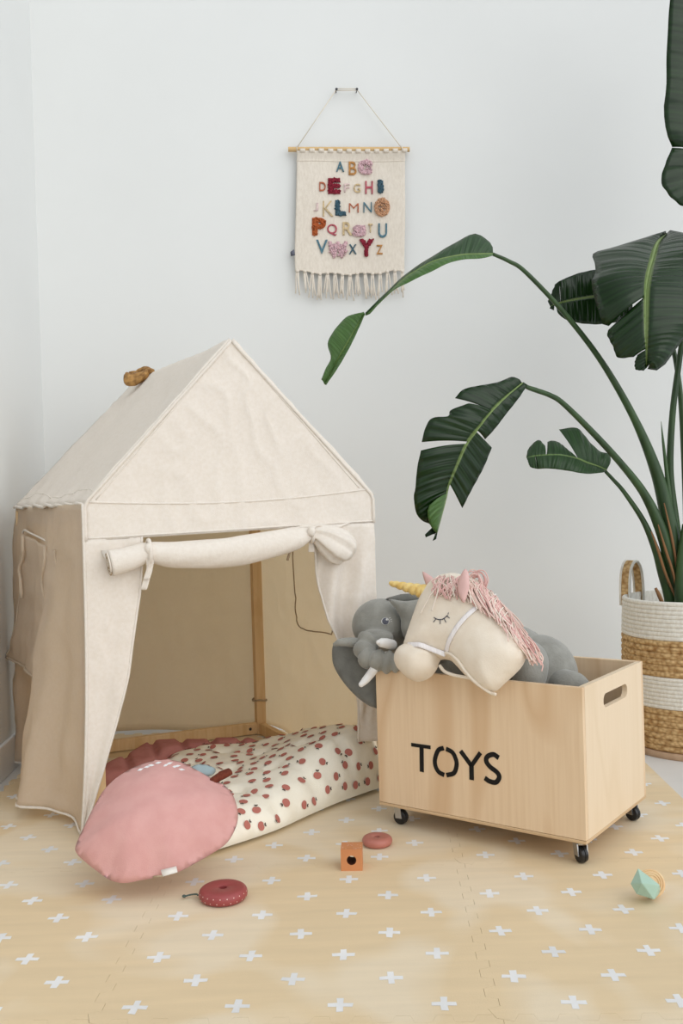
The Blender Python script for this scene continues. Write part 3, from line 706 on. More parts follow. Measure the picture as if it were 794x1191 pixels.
letter([([(310, 122), (272, 138), (249, 200), (252, 250), (275, 292), (314, 314)], Wt), ([(327, 128), (374, 156), (400, 215), (399, 262), (380, 302), (330, 315)], Wt)])
letter([([(430, 143), (507, 248)], .0098), ([(571, 156), (507, 248)], .009), ([(507, 238), (509, 349)], .0106)])
letter([([(701, 192), (662, 168), (620, 184), (613, 218), (640, 256), (690, 296), (704, 332), (680, 366), (635, 358), (602, 335)], .0102)])
def caster(c, ang):
    c = Vector((c.x, c.y, 0)); d = Vector((math.cos(ang), math.sin(ang), 0)); s = Vector((-d.y, d.x, 0))
    mb = MB(); box(mb, c + Z*(BZ - .0015), (.019, .016, .0015), e, dpt, Z)
    lathe(mb, [(0, 0), (.010, 0), (.010, -.006), (0, -.006)], c + Z*(BZ - .003), 16)
    tr = c - d*.006
    for k in (-1, 1): prism(mb, [(-.008, .016), (.008, .016), (.011, BZ - .006), (-.004, BZ - .006)], tr + s*k*.011, d, Z, s, -.0012, .0012)
    fr = build('caster', mb, m_steel, toybox, smooth=False)
    mb = MB(); w = [(0, -.009), (.012, -.009), (.0155, -.007), (.0165, -.003), (.0165, -.001), (.015, 0), (.0165, .001), (.0165, .003), (.0155, .007), (.012, .009), (0, .009)]
    lathe(mb, w, tr + Z*.0167, 28, 0, (d, Z, s)); build('wheel', mb, m_rubber, fr, angle=40)
caster(BFL + e*.033 + dpt*.028, 2.6); caster(BFR - e*.026 + dpt*.026, 1.9); caster(BFR - e*.026 + dpt*(BD - .03), 2.2); caster(BFL + e*.03 + dpt*(BD - .03), .7)

# ------------------------------------------------------------------ grey elephant lying in the box
ele = thing('plush_elephant', BFL + e*.24 + dpt*.17 + Z*Z0, 'grey plush elephant lying in the toy box, its head over the left rim', 'soft toy')
mb = MB()
HC = at(443, 727, 2.285); k = 2.285/1110
ellipsoid(mb, HC, (34*k, .066, 31*k), seg=32, rings=20)
ellipsoid(mb, at(426, 727, 2.275), (14.5*k, .04, 22*k), seg=24, rings=16)
ellipsoid(mb, at(470, 735, 2.32), (26*k, .07, 32*k), seg=24, rings=16)
ellipsoid(mb, at(437, 742, 2.215), (20*k, .035, 10*k), seg=24, rings=16)
kk = 2.16/1110
tr = [(431, 744, 2.20, 15), (424, 752, 2.185, 13), (426, 763, 2.17, 13), (437, 767.5, 2.15, 13), (449, 770, 2.145, 13.5), (461, 771.5, 2.14, 13.5), (473, 772, 2.135, 13)]
TP = catmull([at(x, y, Y) for x, y, Y, r in tr], 14); TR = [lerp_list([r for *_, r in tr], i/(len(TP) - 1))*kk for i in range(len(TP))]
tube(mb, TP, TR, 20, 0, True, lambda t, a: .68 + .37*abs(math.sin((t*6.3 + .1)*PI))**.8)
# body, limbs
ax = e; ay = dpt
ellipsoid(mb, at(572, 788, 2.20), (.18, .10, .135), (ax, ay, Z), 32, 20)
ellipsoid(mb, at(520, 765, 2.26) + e*.024 + Z*.036, (.105, .085, .085), (ax, ay, Z), 28, 18)
ellipsoid(mb, at(628, 785, 2.13), (.085, .075, .09), (ax, ay, Z), 28, 18)
elb = build('body', mb, m_grey, ele)
rm = elb.modifiers.new('r', 'REMESH'); rm.mode = 'VOXEL'; rm.voxel_size = .003; sm = elb.modifiers.new('s', 'SMOOTH'); sm.iterations = 1; sm.factor = .5
bake(elb)
for p in elb.data.polygons: p.use_smooth = True
_o = origin(ele)
for v in elb.data.vertices:           # the soft trunk rests on the rim
    q = v.co + _o - BFL; d_ = q.dot(dpt); z_ = v.co.z + _o.z
    if -.006 < d_ < .019 and Z1 - .035 < z_ < Z1 + .0018 and -.004 < q.dot(e) < BW: v.co.z = Z1 + .0018 - _o.z
def limb(P, R):
    mb = MB(); Q = catmull(P, 8); n = len(Q)
    rr = [lerp_list(R, i/(n - 1)) for i in range(n)]
    tube(mb, Q, rr, 20, 0, True)
    ellipsoid(mb, Q[0], (rr[0],)*3); ellipsoid(mb, Q[-1], (rr[-1],)*3)
    o = build('limb', mb, m_grey, ele); r = o.modifiers.new('r', 'REMESH'); r.mode = 'VOXEL'; r.voxel_size = .004; s = o.modifiers.new('s', 'SMOOTH'); s.iterations = 8; bake(o)
    for p in o.data.polygons: p.use_smooth = True
limb([at(611, 762, 2.07), at(618, 768, 2.045), at(617, 782, 2.03), at(612, 800, 2.03)], [.036, .036, .036, .034])
limb([at(640, 792, 2.09), at(655, 796, 2.06), at(668, 800, 2.04), at(676, 806, 2.03)], [.032, .034, .034, .028])
# ears, tusks, eyes
def ear(pts, O, n, t, mat, R=.02, name='ear', extra=None):
    ux = Z.cross(n).normalized(); uy = n.cross(ux)
    P = smooth_closed([Vector(p) for p in to2([onplane(x, y, O, n) for x, y in pts], O, ux, uy)], 4); mb = MB()
    fh = puff(t, R)
    inflate(mb, [tuple(p) for p in P], O, ux, uy, n, extra or fh, fh, .006); return build(name, mb, mat, ele)
nE = Vector((-.25, -.95, .15)).normalized()
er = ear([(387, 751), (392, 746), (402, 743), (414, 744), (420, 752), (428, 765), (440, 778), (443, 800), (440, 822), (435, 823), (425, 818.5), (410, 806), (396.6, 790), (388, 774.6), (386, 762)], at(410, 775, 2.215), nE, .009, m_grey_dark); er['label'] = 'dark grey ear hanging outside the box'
mb = MB(); tube(mb, catmull([at(388, 750, 2.195), at(396, 747, 2.19), at(408, 747, 2.195), at(420, 748, 2.205)], 6), [.004, .009, .011, .012], 12); build('ear_fold', mb, m_grey, ele)
ear([(452, 698), (456, 697), (470, 699), (486, 697), (500, 692), (508, 705), (505, 735), (490, 752), (476, 749), (470, 742), (466, 730), (466, 721), (461, 710)], at(480, 720, 2.225), Vector((.15, -.95, .2)).normalized(), .014, m_grey, .03)
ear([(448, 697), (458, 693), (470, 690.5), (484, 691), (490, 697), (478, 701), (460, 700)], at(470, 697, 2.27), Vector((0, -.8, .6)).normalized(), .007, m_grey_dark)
mb = MB(); P = [at(456, 750, 2.17), at(450, 748.5, 2.14), at(443, 747.5, 2.125), at(440, 747, 2.12)]; tube(mb, catmull(P, 4), [.012, .0118, .010, .005], 14); ellipsoid(mb, P[-1], (.0055,)*3); t1 = build('tusk', mb, m_tusk, ele); t1['label'] = 'white felt tusk on the cheek'
mb = MB(); P = [at(436.5, 776, 2.138), at(430, 785, 2.145), at(424, 792, 2.14), at(420, 796, 2.135)]; tube(mb, catmull(P, 4), [.010, .0098, .0085, .006], 14); ellipsoid(mb, P[-1], (.0062,)*3); t2 = build('tusk', mb, m_tusk, ele); t2['label'] = 'white felt tusk pointing down past the trunk'
# eye: find the head surface
def on_head(x, y):
    d = ray(x, y); a = (34*k, .066, 31*k); o = EYE - HC
    A = sum((d[i]/a[i])**2 for i in range(3)); B = 2*sum(o[i]*d[i]/a[i]**2 for i in range(3)); Cc = sum((o[i]/a[i])**2 for i in range(3)) - 1
    t = (-B - math.sqrt(max(0, B*B - 4*A*Cc)))/(2*A); p = EYE + d*t; q = p - HC
    return p, Vector((q.x/a[0]**2, q.y/a[1]**2, q.z/a[2]**2)).normalized()
ep, en = on_head(448, 722.5); eu = Z.cross(en).normalized(); ev = en.cross(eu)
mb = MB(); ellipsoid(mb, ep - en*.0015, (.0098, .0088, .003), (eu, ev, en), mi=0); ellipsoid(mb, ep + en*.0002, (.0078, .008, .003), (eu, ev, en), mi=1); ellipsoid(mb, ep + en*.0014 + eu*.003 + ev*.003, (.0028, .0028, .0025), (eu, ev, en), mi=0)  # last white dot is a glint put into the eye as colour
for a in (-.2, .25, .7):
    p = ep + eu*(.012*math.cos(a)) + ev*(.010*math.sin(a)); tube(mb, [p - en*.001, p + eu*.004 + ev*.002 - en*.0015], .0007, 5, 0)
build('eye', mb, [m_tusk, m_iris], ele)

# ------------------------------------------------------------------ unicorn hobby-horse head over the front rim
tl = math.radians(24)
UN = (bnrm*math.cos(tl) + Z*math.sin(tl)).normalized(); UX = e; UY = UN.cross(UX).normalized(); UY = UY if UY.z > 0 else -UY
UO = BFL + e*.20 + bnrm*.042 + Z*.352
uni = thing('unicorn_head', UO, 'cream plush unicorn head with gold horn draped over the front rim of the toy box', 'soft toy')
def U(x, y, o=0): return onplane(x, y, UO + UN*o, UN)
def U2(pts): return to2([U(x, y) for x, y in pts], UO, UX, UY)
hp = [(497, 686), (491, 697), (486, 710), (480, 727), (474, 745), (472, 756), (480, 766), (498, 770), (511, 768), (517, 767), (525, 769), (533, 777), (542, 787), (552, 796), (562, 802), (571, 804.5), (578, 803), (588, 794), (599, 784), (607, 775), (611.5, 765), (612, 754), (607, 742), (597, 726), (585, 708), (573, 692), (560, 678), (548, 671), (536, 668), (522, 668), (508, 674)]
HP = smooth_closed([Vector(p) for p in U2(hp)], 3)
def hh(d, q):
    t = min(d/.075, 1); return .056*math.sqrt(max(0, 1 - (1 - t)**2))
mb = MB(); inflate(mb, [tuple(p) for p in HP], UO, UX, UY, UN, hh, lambda d, q: hh(d, q)*(.30 + .7*max(0, min(1, (q.y - .05)/.06))), .0065); uhead = build('head', mb, m_cream, uni)
mz = [(478, 750), (469, 756), (463.5, 768), (465.5, 779), (474, 788.5), (486, 793.5), (498, 790.5), (507, 782), (511.5, 771), (513.5, 763), (508, 754), (492, 748)]
MZ = smooth_closed([Vector(p) for p in U2(mz)], 4); mb = MB(); mh = puff(.056, .05)
inflate(mb, [tuple(p) for p in MZ], UO + UN*.004, UX, UY, UN, mh, lambda d, q: mh(d, q)*.35, .006); build('muzzle', mb, m_cream, uni)
def uh(x, y, lift=.001):
    p = U(x, y, .045); q = Vector(((p - UO).dot(UX), (p - UO).dot(UY))); n = len(HP); d = min(seg_dist(q, HP[i], HP[i-1]) for i in range(n))
    ins_ = False; j = n - 1
    for i in range(n):
        a, b = HP[i], HP[j]
        if (a.y > q.y) != (b.y > q.y) and q.x < (b.x - a.x)*(q.y - a.y)/(b.y - a.y) + a.x: ins_ = not ins_
        j = i
    return UO + UX*q.x + UY*q.y + UN*((hh(d, q) if ins_ else 0) + lift)
def strap(name, pts, w, mat, lift=.0025, t=.0015):
    P = catmull([uh(x, y, lift + o) for x, y, o in pts], 6); n = len(P); mb = MB()
    def f(u, v):
        i = min(int(v*(n - 1) + .5), n - 1); tt = (P[min(i+1, n-1)] - P[max(i-1, 0)]).normalized(); s = tt.cross(UN).normalized(); return P[i] + s*(u - .5)*w
    grid(mb, f, 3, n - 1); return build(name, mb, mat, uni, solid=t)
strap('cheek_strap', [(515, 756, 0), (524, 745, 0), (535, 731, 0), (546, 718, 0), (556, 706, 0), (562, 692, -.004), (562, 682, -.01)], .0105, m_ribbon)
strap('nose_strap', [(472, 749, -.004), (480, 750, 0), (490, 751, .004), (502, 755, .003), (514, 759, .002)], .0105, m_ribbon, .006)
mb = MB(); tube(mb, catmull([uh(x, y, .004) for x, y in ((514, 757), (522, 760), (531, 768), (538, 779), (547, 790), (558, 799), (566, 802))], 6), .0034, 8); build('rein', mb, m_cream, uni)
mb = MB(); tube(mb, catmull([U(x, y, .012) for x, y in ((511, 774), (517, 781), (527, 785), (537, 787), (548, 789))], 6), .0036, 8); build('rein', mb, m_cream, uni)
mb = MB(); ls = [(507.5, 720), (512, 722.3), (518, 722), (523.5, 717.5)]
L_ = catmull([uh(x, y, .0012) for x, y in ls], 5); tube(mb, L_, .0009, 6)
for x, y, dx, dy in ((510, 721.5, -3, 4), (515, 722.6, -.5, 5), (519.5, 721.4, 2, 4.5), (522.6, 718.4, 3.2, 2.6), (524, 716.5, .5, -2)):
    tube(mb, [uh(x, y, .0012), uh(x + dx, y + dy, .0012)], .0008, 5)
build('closed_eye', mb, m_lash, uni)
# horn
mb = MB(); h0 = U(496, 689, .02); h1 = U(455, 678.5, .015); hd = (h1 - h0); n = 60
tube(mb, [h0 + hd*(i/n) for i in range(n + 1)], [.0165*(1 - .62*i/n) for i in range(n + 1)], 20, 0, True, lambda t, a: .78 + .30*abs(math.sin((t*5.2)*PI + a*.5))**.7)
ellipsoid(mb, h1, (.0058,)*3); ellipsoid(mb, h0, (.0165,)*3); build('horn', mb, m_gold, uni)
def uear(pts, o, t, name='ear'):
    P = smooth_closed([Vector(p) for p in to2([U(x, y, o) for x, y in pts], UO, UX, UY)], 3); mb = MB()
    inflate(mb, [tuple(p) for p in P], UO + UN*o, UX, UY, UN, puff(t, .012), puff(t, .012), .004); return build(name, mb, [m_pinkear], uni)
uear([(491, 665), (497, 667.5), (504, 673), (503, 681), (497.5, 684), (494, 677)], .0, .006)
uear([(541, 661.5), (545, 668), (545.5, 682), (542, 696), (538.5, 701), (533, 692), (532, 680), (536, 668)], .066, .007)
# yarn mane and forelock
def strands(name, roots, n, mats, r=.0014):
    mb = MB()
    for i in range(n):
        P = roots(i); tube(mb, catmull(P, 5), r*random.uniform(.8, 1.2), 5, random.randrange(len(mats)))
    return build(name, mb, mats, uni)
spine = [(536, 668), (548, 672), (560, 679), (573, 693), (585, 709), (597, 727), (606, 743)]
def mane(i):
    t = random.random()**1.05*.88; x = t*(len(spine) - 1); a = int(x); f = x - a; b = min(a + 1, len(spine) - 1)
    sx, sy = spine[a][0]*(1 - f) + spine[b][0]*f, spine[a][1]*(1 - f) + spine[b][1]*f
    ln_ = random.uniform(28, 50); dx, dy = random.uniform(.42, .72), random.uniform(.8, 1.0); back_ = random.random() < .3; side = random.uniform(-7, 4); w_ = random.uniform(-2.2, 2.2); ph = random.uniform(0, 6); lift = random.uniform(.002, .014); P = []
    for k_ in range(6):
        s = k_/5; q = math.sin(min(1, s*2)*PI/2)
        px = sx + dx*ln_*s + side*q + w_*math.sin(s*5 + ph); py = sy + 1 + dy*ln_*s + abs(side)*.25*q + w_*.5*math.cos(s*5 + ph)
        if py > 780: py = 780 - random.uniform(0, 5)
        px = min(px, 622 - random.uniform(0, 3))
        P.append(U(px, py, -.012 + .02*math.sin(s*PI)) if back_ else uh(px, py, lift))
    return P
strands('mane', mane, 210, [m_yarn1, m_yarn1, m_yarn2, m_yarn2, m_yarn3])
def curl(i):
    sx, sy = random.uniform(545, 556), random.uniform(666, 676); o = random.uniform(-.01, .02)
    return [U(sx - 4, sy + 6, o), U(sx, sy - 3, o + .005), U(sx + 8, sy - 2, o), U(sx + 12, sy + 8, o + .004), U(sx + 9, sy + 16, o)]
strands('mane_curls', curl, 14, [m_yarn1, m_yarn2], .0012)
def fore(i):
    sx, sy = random.uniform(508, 534), random.uniform(667, 672); ex, ey = sx + random.uniform(-8, 6), sy + random.uniform(18, 32)
    return [uh(sx, sy + 2, .006), uh(sx + random.uniform(-7, 7), sy + 9, .010), uh(ex + random.uniform(-8, 8), sy + 18, .009), uh(ex, ey, .004)]
strands('forelock', fore, 34, [m_yarn1, m_yarn1, m_yarn2, m_yarn3])
mb = MB()
for P in ([(517, 667), (520, 675), (512, 686), (503, 699), (493, 717)], [(510, 670), (508, 678), (514, 688), (511, 702), (507, 714)], [(522, 668), (526, 676), (531, 690), (533, 697)]):
    tube(mb, catmull([uh(x, y, .009) for x, y in P], 6), .0015, 6)
build('loose_strand', mb, m_yarn3, uni)

# ------------------------------------------------------------------ small wooden toys on the floor
def disc_ring(c, R, h, rh, mat, rd, name, label):
    t = thing(name, c, label, 'toy ring'); n = 10
    prof = [(rh, 0)] + [(R - rd + rd*math.sin(a), h*.5 - math.cos(a)*h*.5) for a in [i*PI/n for i in range(n + 1)]] + [(rh + .002, h), (rh, h - .0015), (rh, 0)]
    mb = MB(); lathe(mb, prof, c, 56); o = build('ring', mb, mat, t, angle=50)
    return t, o
c = ground(259.5, 1038.5, .011); c.z = 0
t, o = disc_ring(c, .0455, .0225, .0075, m_red, .010, 'stacking_ring', 'brick red speckled wooden ring with a green cord, in front of the apple cushion')
mb = MB()
for i in range(44):
    a = 2*PI*i/44; zz = .0075 + (.0085 if i % 2 else 0) ; d = Vector((math.cos(a), math.sin(a), 0)); rr = .0355 + .010*math.sin(math.acos(max(-1, min(1, 1 - zz/.01125)))) ; p = c + d*rr + Z*zz
    nn = (d*(1 if zz < .012 else .75) + Z*((zz - .01125)/.01125)).normalized(); uu = Z.cross(d); ellipsoid(mb, p, (.0011, .0011, .0004), (uu, nn.cross(uu), nn), 8, 6)
build('painted_dots', mb, m_dots, t)
mb = MB(); s0 = c + (ground(229, 1041, .010) - c)*.97; P = [s0, ground(228, 1040, .009), ground(220, 1041, .006), ground(214, 1043, .005)]; tube(mb, catmull(P, 5), .0016, 7); ellipsoid(mb, P[-1] + Z*.001, (.0038, .003, .003)); build('cord', mb, m_string, t)
c = ground(438.5, 977.5, .009); c.z = 0
disc_ring(c, .0325, .0185, .0055, m_pinkwood, .009, 'stacking_ring', 'small clay pink wooden ring beside the orange cube')
# cube with a round bore
cc = ground(409, 1013, 0); ca = math.radians(-3); cx, cy = Vector((math.cos(ca), math.sin(ca), 0)), Vector((-math.sin(ca), math.cos(ca), 0)); s = .0425
cube = thing('wooden_cube', cc + cy*s/2, 'terracotta orange wooden cube with a round hole beside the clay pink ring', 'toy block')
mb = MB(); kN = 24; r = .0095; h = s/2
def sq(a):
    c_, s_ = math.cos(a), math.sin(a); m = max(abs(c_), abs(s_)); return (c_/m*h, s_/m*h)
for dpth, fl in ((0, 1), (s, 0)):
    V = []
    for i in range(kN): a = 2*PI*i/kN + PI/4; V.append(cc + cx*(r*math.cos(a)) + Z*(h + r*math.sin(a)) + cy*dpth)
    for i in range(kN): a = 2*PI*i/kN + PI/4; q = sq(a); V.append(cc + cx*q[0] + Z*(h + q[1]) + cy*dpth)
    F = [(i, (i+1) % kN, kN + (i+1) % kN, kN + i) if not fl else (kN + i, kN + (i+1) % kN, (i+1) % kN, i) for i in range(kN)]; mb.add(V, F)
V = []
for dpth in (0, s):
    for i in range(kN): a = 2*PI*i/kN + PI/4; V.append(cc + cx*(r*math.cos(a)) + Z*(h + r*math.sin(a)) + cy*dpth)
mb.add(V, [(i, kN + i, kN + (i+1) % kN, (i+1) % kN) for i in range(kN)], 1)
V = []
for dpth in (0, s):
    for i in range(kN): a = 2*PI*i/kN + PI/4; q = sq(a); V.append(cc + cx*q[0] + Z*(h + q[1]) + cy*dpth)
mb.add(V, [(i, (i+1) % kN, kN + (i+1) % kN, kN + i) for i in range(kN)], 0)
build('block', mb, [m_orange, m_hole], cube, smooth=False)
mb = MB()
for i in range(22):
    a, b = random.uniform(-h*.9, h*.9), random.uniform(.003, s - .003); ellipsoid(mb, cc + cx*a + cy*b + Z*s, (.0009, .0009, .0003), None, 8, 6)
build('painted_dots', mb, m_dots, cube)
# mint faceted bead with wooden coil
gc = ground(751, 1049, 0)
gem = thing('faceted_teether', gc, 'mint green faceted wooden toy with a natural wood grooved ring, right of the toy box', 'wooden toy')
GD = 1.70
def gpt(x, y, d): return at(710 + x/9.452, 990 + y/9.452, GD + d)
gv = [gpt(300, 245, .004), gpt(540, 430, .0), gpt(345, 410, -.022), gpt(218, 415, -.002), gpt(480, 592, -.010), gpt(285, 530, -.006), gpt(560, 500, .018), gpt(470, 370, .026), gpt(330, 330, .03), gpt(270, 470, .026), gpt(430, 560, .028)]
lo = min(p.z for p in gv)
bm = bmesh.new()
for p in gv: bm.verts.new(p - Z*(lo if lo < 0 else 0))
bmesh.ops.convex_hull(bm, input=bm.verts); bm.verts.ensure_lookup_table(); bm.verts.index_update()
used = [v for v in bm.verts if v.link_faces]; idx = {v: i for i, v in enumerate(used)}
mb = MB(); mb.add([v.co.copy() for v in used], [tuple(idx[v] for v in f.verts) for f in bm.faces]); bm.free()
dz = min(p.z for p in mb.v)
build('faceted_bead', mb, m_mint, gem, smooth=False, bevel=.0012)
gax = Vector((-.30, -.80, .52)).normalized(); g1 = gax.cross(Z).normalized(); g2 = g1.cross(gax)
mb = MB(); prof = [(0, .0)]
for i in range(3):
    for j in range(7):
        a = PI*j/6; prof.append((.0225 + .0020*math.sin(a), i*.0042 + .0021 - .0021*math.cos(a)))
for r_ in (.0205, .0165, .0125):
    prof += [(r_ + .0012, .0126), (r_, .0112), (r_ - .0012, .0126)]
prof += [(0, .0126)]
gcen = at(757, 1031, GD + .030); gcen.z = max(gcen.z, .0225)
lathe(mb, prof, gcen, 48, 0, (g1, g2, gax))
build('grooved_ring', mb, m_beech, gem, angle=50)

# ------------------------------------------------------------------ basket, caddy, plant
BC = Vector((1.0, 2.80, 0)); BC = Vector((at(807, 780, 2.81).x + .006, 2.815, 0)); R = .207
cad = MB(); lathe(cad, [(0, FZ), (R, FZ), (R + .003, FZ + .004), (R + .003, FZ + .014), (R, FZ + .018), (0, FZ + .018)], BC, 64)
tag(build('plant_caddy', cad, m_saucer, angle=40), 'low round wooden plant caddy under the striped basket', 'plant stand')
bas = thing('woven_basket', BC + Z*(FZ + .018), 'round striped basket of white rope and brown jute holding the tall plant', 'basket')
def zat(y): return onplane(794, y, Vector((0, 2.60, 0)), Vector((0, 1, 0))).z
zb = [FZ + .018, zat(831), zat(793), zat(749), zat(703)]
def rad(z): return R - .004 + .012*math.sin(max(0, min(1, (z - zb[0])/(zb[4] - zb[0])))*PI)*.6
def coils(z0, z1, n, amp):
    out = []; 
    for i in range(n):
        for j in range(6):
            a = PI*j/6; z = z0 + (z1 - z0)*(i + (1 - math.cos(a))/2)/n; out.append((rad(z) - amp + amp*math.sin(a), z))
    return out
for (a, b, n, m, amp, lab) in ((zb[0], zb[1], 7, m_jute, .006, 'brown jute bottom band'), (zb[1], zb[2], 8, m_whiterope, .0035, 'white rope middle band'), (zb[2], zb[3], 6, m_jute, .006, 'brown jute upper band'), (zb[3], zb[4], 9, m_whiterope, .0035, 'white rope top band')):
    mb = MB(); pr = coils(a, b, n, amp) ; pr.append((rad(b) - amp, b)); pr += [(rad(b) - .012, b), (rad(a) - .012, a), pr[0]]
    lathe(mb, pr, BC, 96); q = build('woven_band', mb, m, bas); q['label'] = lab
mb = MB(); lathe(mb, [(0, zb[0] + .001), (R - .012, zb[0] + .001), (R - .012, zb[0] + .006), (0, zb[0] + .006)], BC, 48); build('basket_bottom', mb, m_jute, bas)
def handle(ctr_ang, name='handle'):
    d = Vector((math.cos(ctr_ang), math.sin(ctr_ang), 0)); tt = Vector((-d.y, d.x, 0)); rr = R - .012; zt = zb[4]
    P = [BC + d*rr + tt*x + Z*(zt + z) for x, z in ((-.045, -.035), (-.045, 0), (-.043, .035), (-.034, .072), (-.016, .093), (0, .098), (.016, .093), (.034, .072), (.043, .035), (.045, 0), (.045, -.035))]
    P = catmull(P, 6); n = len(P); cen = BC + d*rr + Z*zt
    def strip(w, o, mi, mb):
        def f(u, v):
            i = min(int(v*(n - 1) + .5), n - 1); T_ = (P[min(i+1, n-1)] - P[max(i-1, 0)]).normalized(); N_ = T_.cross(d).normalized(); N_ = N_ if N_.dot(P[i] - cen) > 0 else -N_
            return P[i] + d*(u - .5)*w + N_*o
        grid(mb, f, 4, n - 1, mi)
    mb = MB()
    for s in (-.5, .5):
        tube(mb, [p + d*.030*s for p in P], .0045, 8, 0)
    h_ = build('handle', mb, m_whiterope, bas)
    mb = MB(); strip(.026, 0, 0, mb); build('jute_inlay', mb, m_jute, h_, solid=.005)
handle(math.atan2(.70, -.72)); handle(math.atan2(-.70, .72))

plant = thing('potted_plant', BC + Z*(zb[4] - .03), 'tall green banana leaf plant with long arching stems growing in the striped basket', 'plant')
mb = MB(); lathe(mb, [(0, zb[4] - .05), (R - .016, zb[4] - .055), (R - .016, zb[4] - .07), (0, zb[4] - .07)], BC, 48); build('soil', mb, m_soil, plant)
def pts3(L): return [at(*p) for p in L]
def blade(mb, mid, patches, arch=.01, solid=None):
    Mc = catmull(pts3(mid), 10); n = len(Mc)
    # patches: (t0, t1, outer, material index[, arch])
    for pt in patches:
        t0, t1, outer, mi = pt[:4]; ar = pt[4] if len(pt) > 4 else arch
        Oc = catmull(pts3(outer), 6) if len(outer) > 2 else pts3(outer)
        Lp = [0]
        for a, b in zip(Oc, Oc[1:]): Lp.append(Lp[-1] + (b - a).length)
        def oat(s):
            g = s*Lp[-1]
            for i in range(len(Lp) - 1):
                if Lp[i+1] >= g: return Oc[i] + (Oc[i+1] - Oc[i])*((g - Lp[i])/max(1e-9, Lp[i+1] - Lp[i]))
            return Oc[-1]
        nu, nv = 28, 8; V = []; UVs = []
        for j in range(nv + 1):
            for i in range(nu + 1):
                s = i/nu; m = lerp_list(Mc, t0 + (t1 - t0)*s); o = oat(s); v = j/nv
                p = m + (o - m)*v
                p += Vector((0, -1, .35))*(ar*math.sin(v*PI)) + Vector((0, .0025*math.sin(s*37 + v*3)*v, 0))
                V.append(p); UVs.append((t0 + (t1 - t0)*s, v))
        F = [(j*(nu+1) + i, j*(nu+1) + i + 1, (j+1)*(nu+1) + i + 1, (j+1)*(nu+1) + i) for j in range(nv) for i in range(nu)]
        mb.add(V, F, mi, UVs)
    return Mc
def leaf(mid, patches, stem, srad, arch=.01, ribr=(.0042, .0011), label=None, sheath=None, ribmat=None):
    mb = MB(); Mc = blade(mb, mid, patches, arch)
    lo = build('leaf', mb, [m_leaf, m_leaf_light, m_leaf_mid], plant, solid=.0009)
    if label: lo['label'] = label
    mb = MB(); tube(mb, [p + Vector((0, .002, 0)) for p in Mc], [ribr[0], ribr[1]], 8); build('midrib', mb, ribmat or m_rib, lo)
    if stem:
        mb = MB(); P = catmull(pts3(stem), 8); tube(mb, P, srad, 12)
        so = build('stem', mb, m_stem, plant)
        if sheath:
            mb = MB(); tube(mb, catmull(pts3(sheath), 6), [.0015, .004, .004, .0035], 6); build('dry_sheath', mb, m_sheath, so)
# long arching leaf towards the wall hanging
leaf([(573, 295.5, 2.62), (552, 296, 2.60), (535, 297, 2.59), (507, 303, 2.58), (487, 313, 2.58), (470, 324, 2.58), (448, 345, 2.59), (434, 358, 2.60), (425, 366, 2.60)],
     [(0, 1, [(573, 294, 2.63), (571, 284, 2.64), (558, 273, 2.65), (546, 273.6, 2.65), (523.7, 285.5, 2.63), (498, 301, 2.62), (472.7, 318, 2.61), (450, 339, 2.61), (424.5, 364, 2.60)], 2, .004),
      (0, 1, [(573, 297, 2.60), (563, 300, 2.58), (529, 303.5, 2.56), (504, 314.5, 2.55), (478, 327, 2.55), (458.5, 337, 2.56), (443, 351, 2.58), (429, 366, 2.60), (425, 367, 2.6)], 1, .004)],
     [(573, 295.5, 2.62), (592, 304, 2.63), (611, 316.5, 2.65), (655, 363, 2.70), (699, 420, 2.74), (737, 486, 2.77), (762, 546, 2.79), (776, 600, 2.80), (785, 645, 2.80), (790, 700, 2.80), (792, 745, 2.80)], [.0048, .0055, .006, .007, .0085, .011, .017, .022, .024, .022, .018],
     arch=.004, sheath=[(772, 585, 2.77), (781, 625, 2.77), (787, 660, 2.77), (790, 690, 2.77)])
leaf([(424, 365, 2.60), (416, 378, 2.60), (404, 399, 2.60), (393, 418, 2.61), (385, 434, 2.61), (377, 447, 2.62)],
     [(0, 1, [(422, 363.5, 2.60), (404.7, 367.7, 2.62), (390.5, 381.8, 2.63), (381, 399, 2.63), (384.8, 415.8, 2.62), (379, 428, 2.62), (373.5, 441.4, 2.62)], 1, .006),
      (0, 1, [(424, 366, 2.59), (418.8, 378, 2.58), (407.5, 402, 2.57), (393.3, 427, 2.58), (379, 448, 2.61)], 1, .003)], None, None, ribr=(.0022, .001))
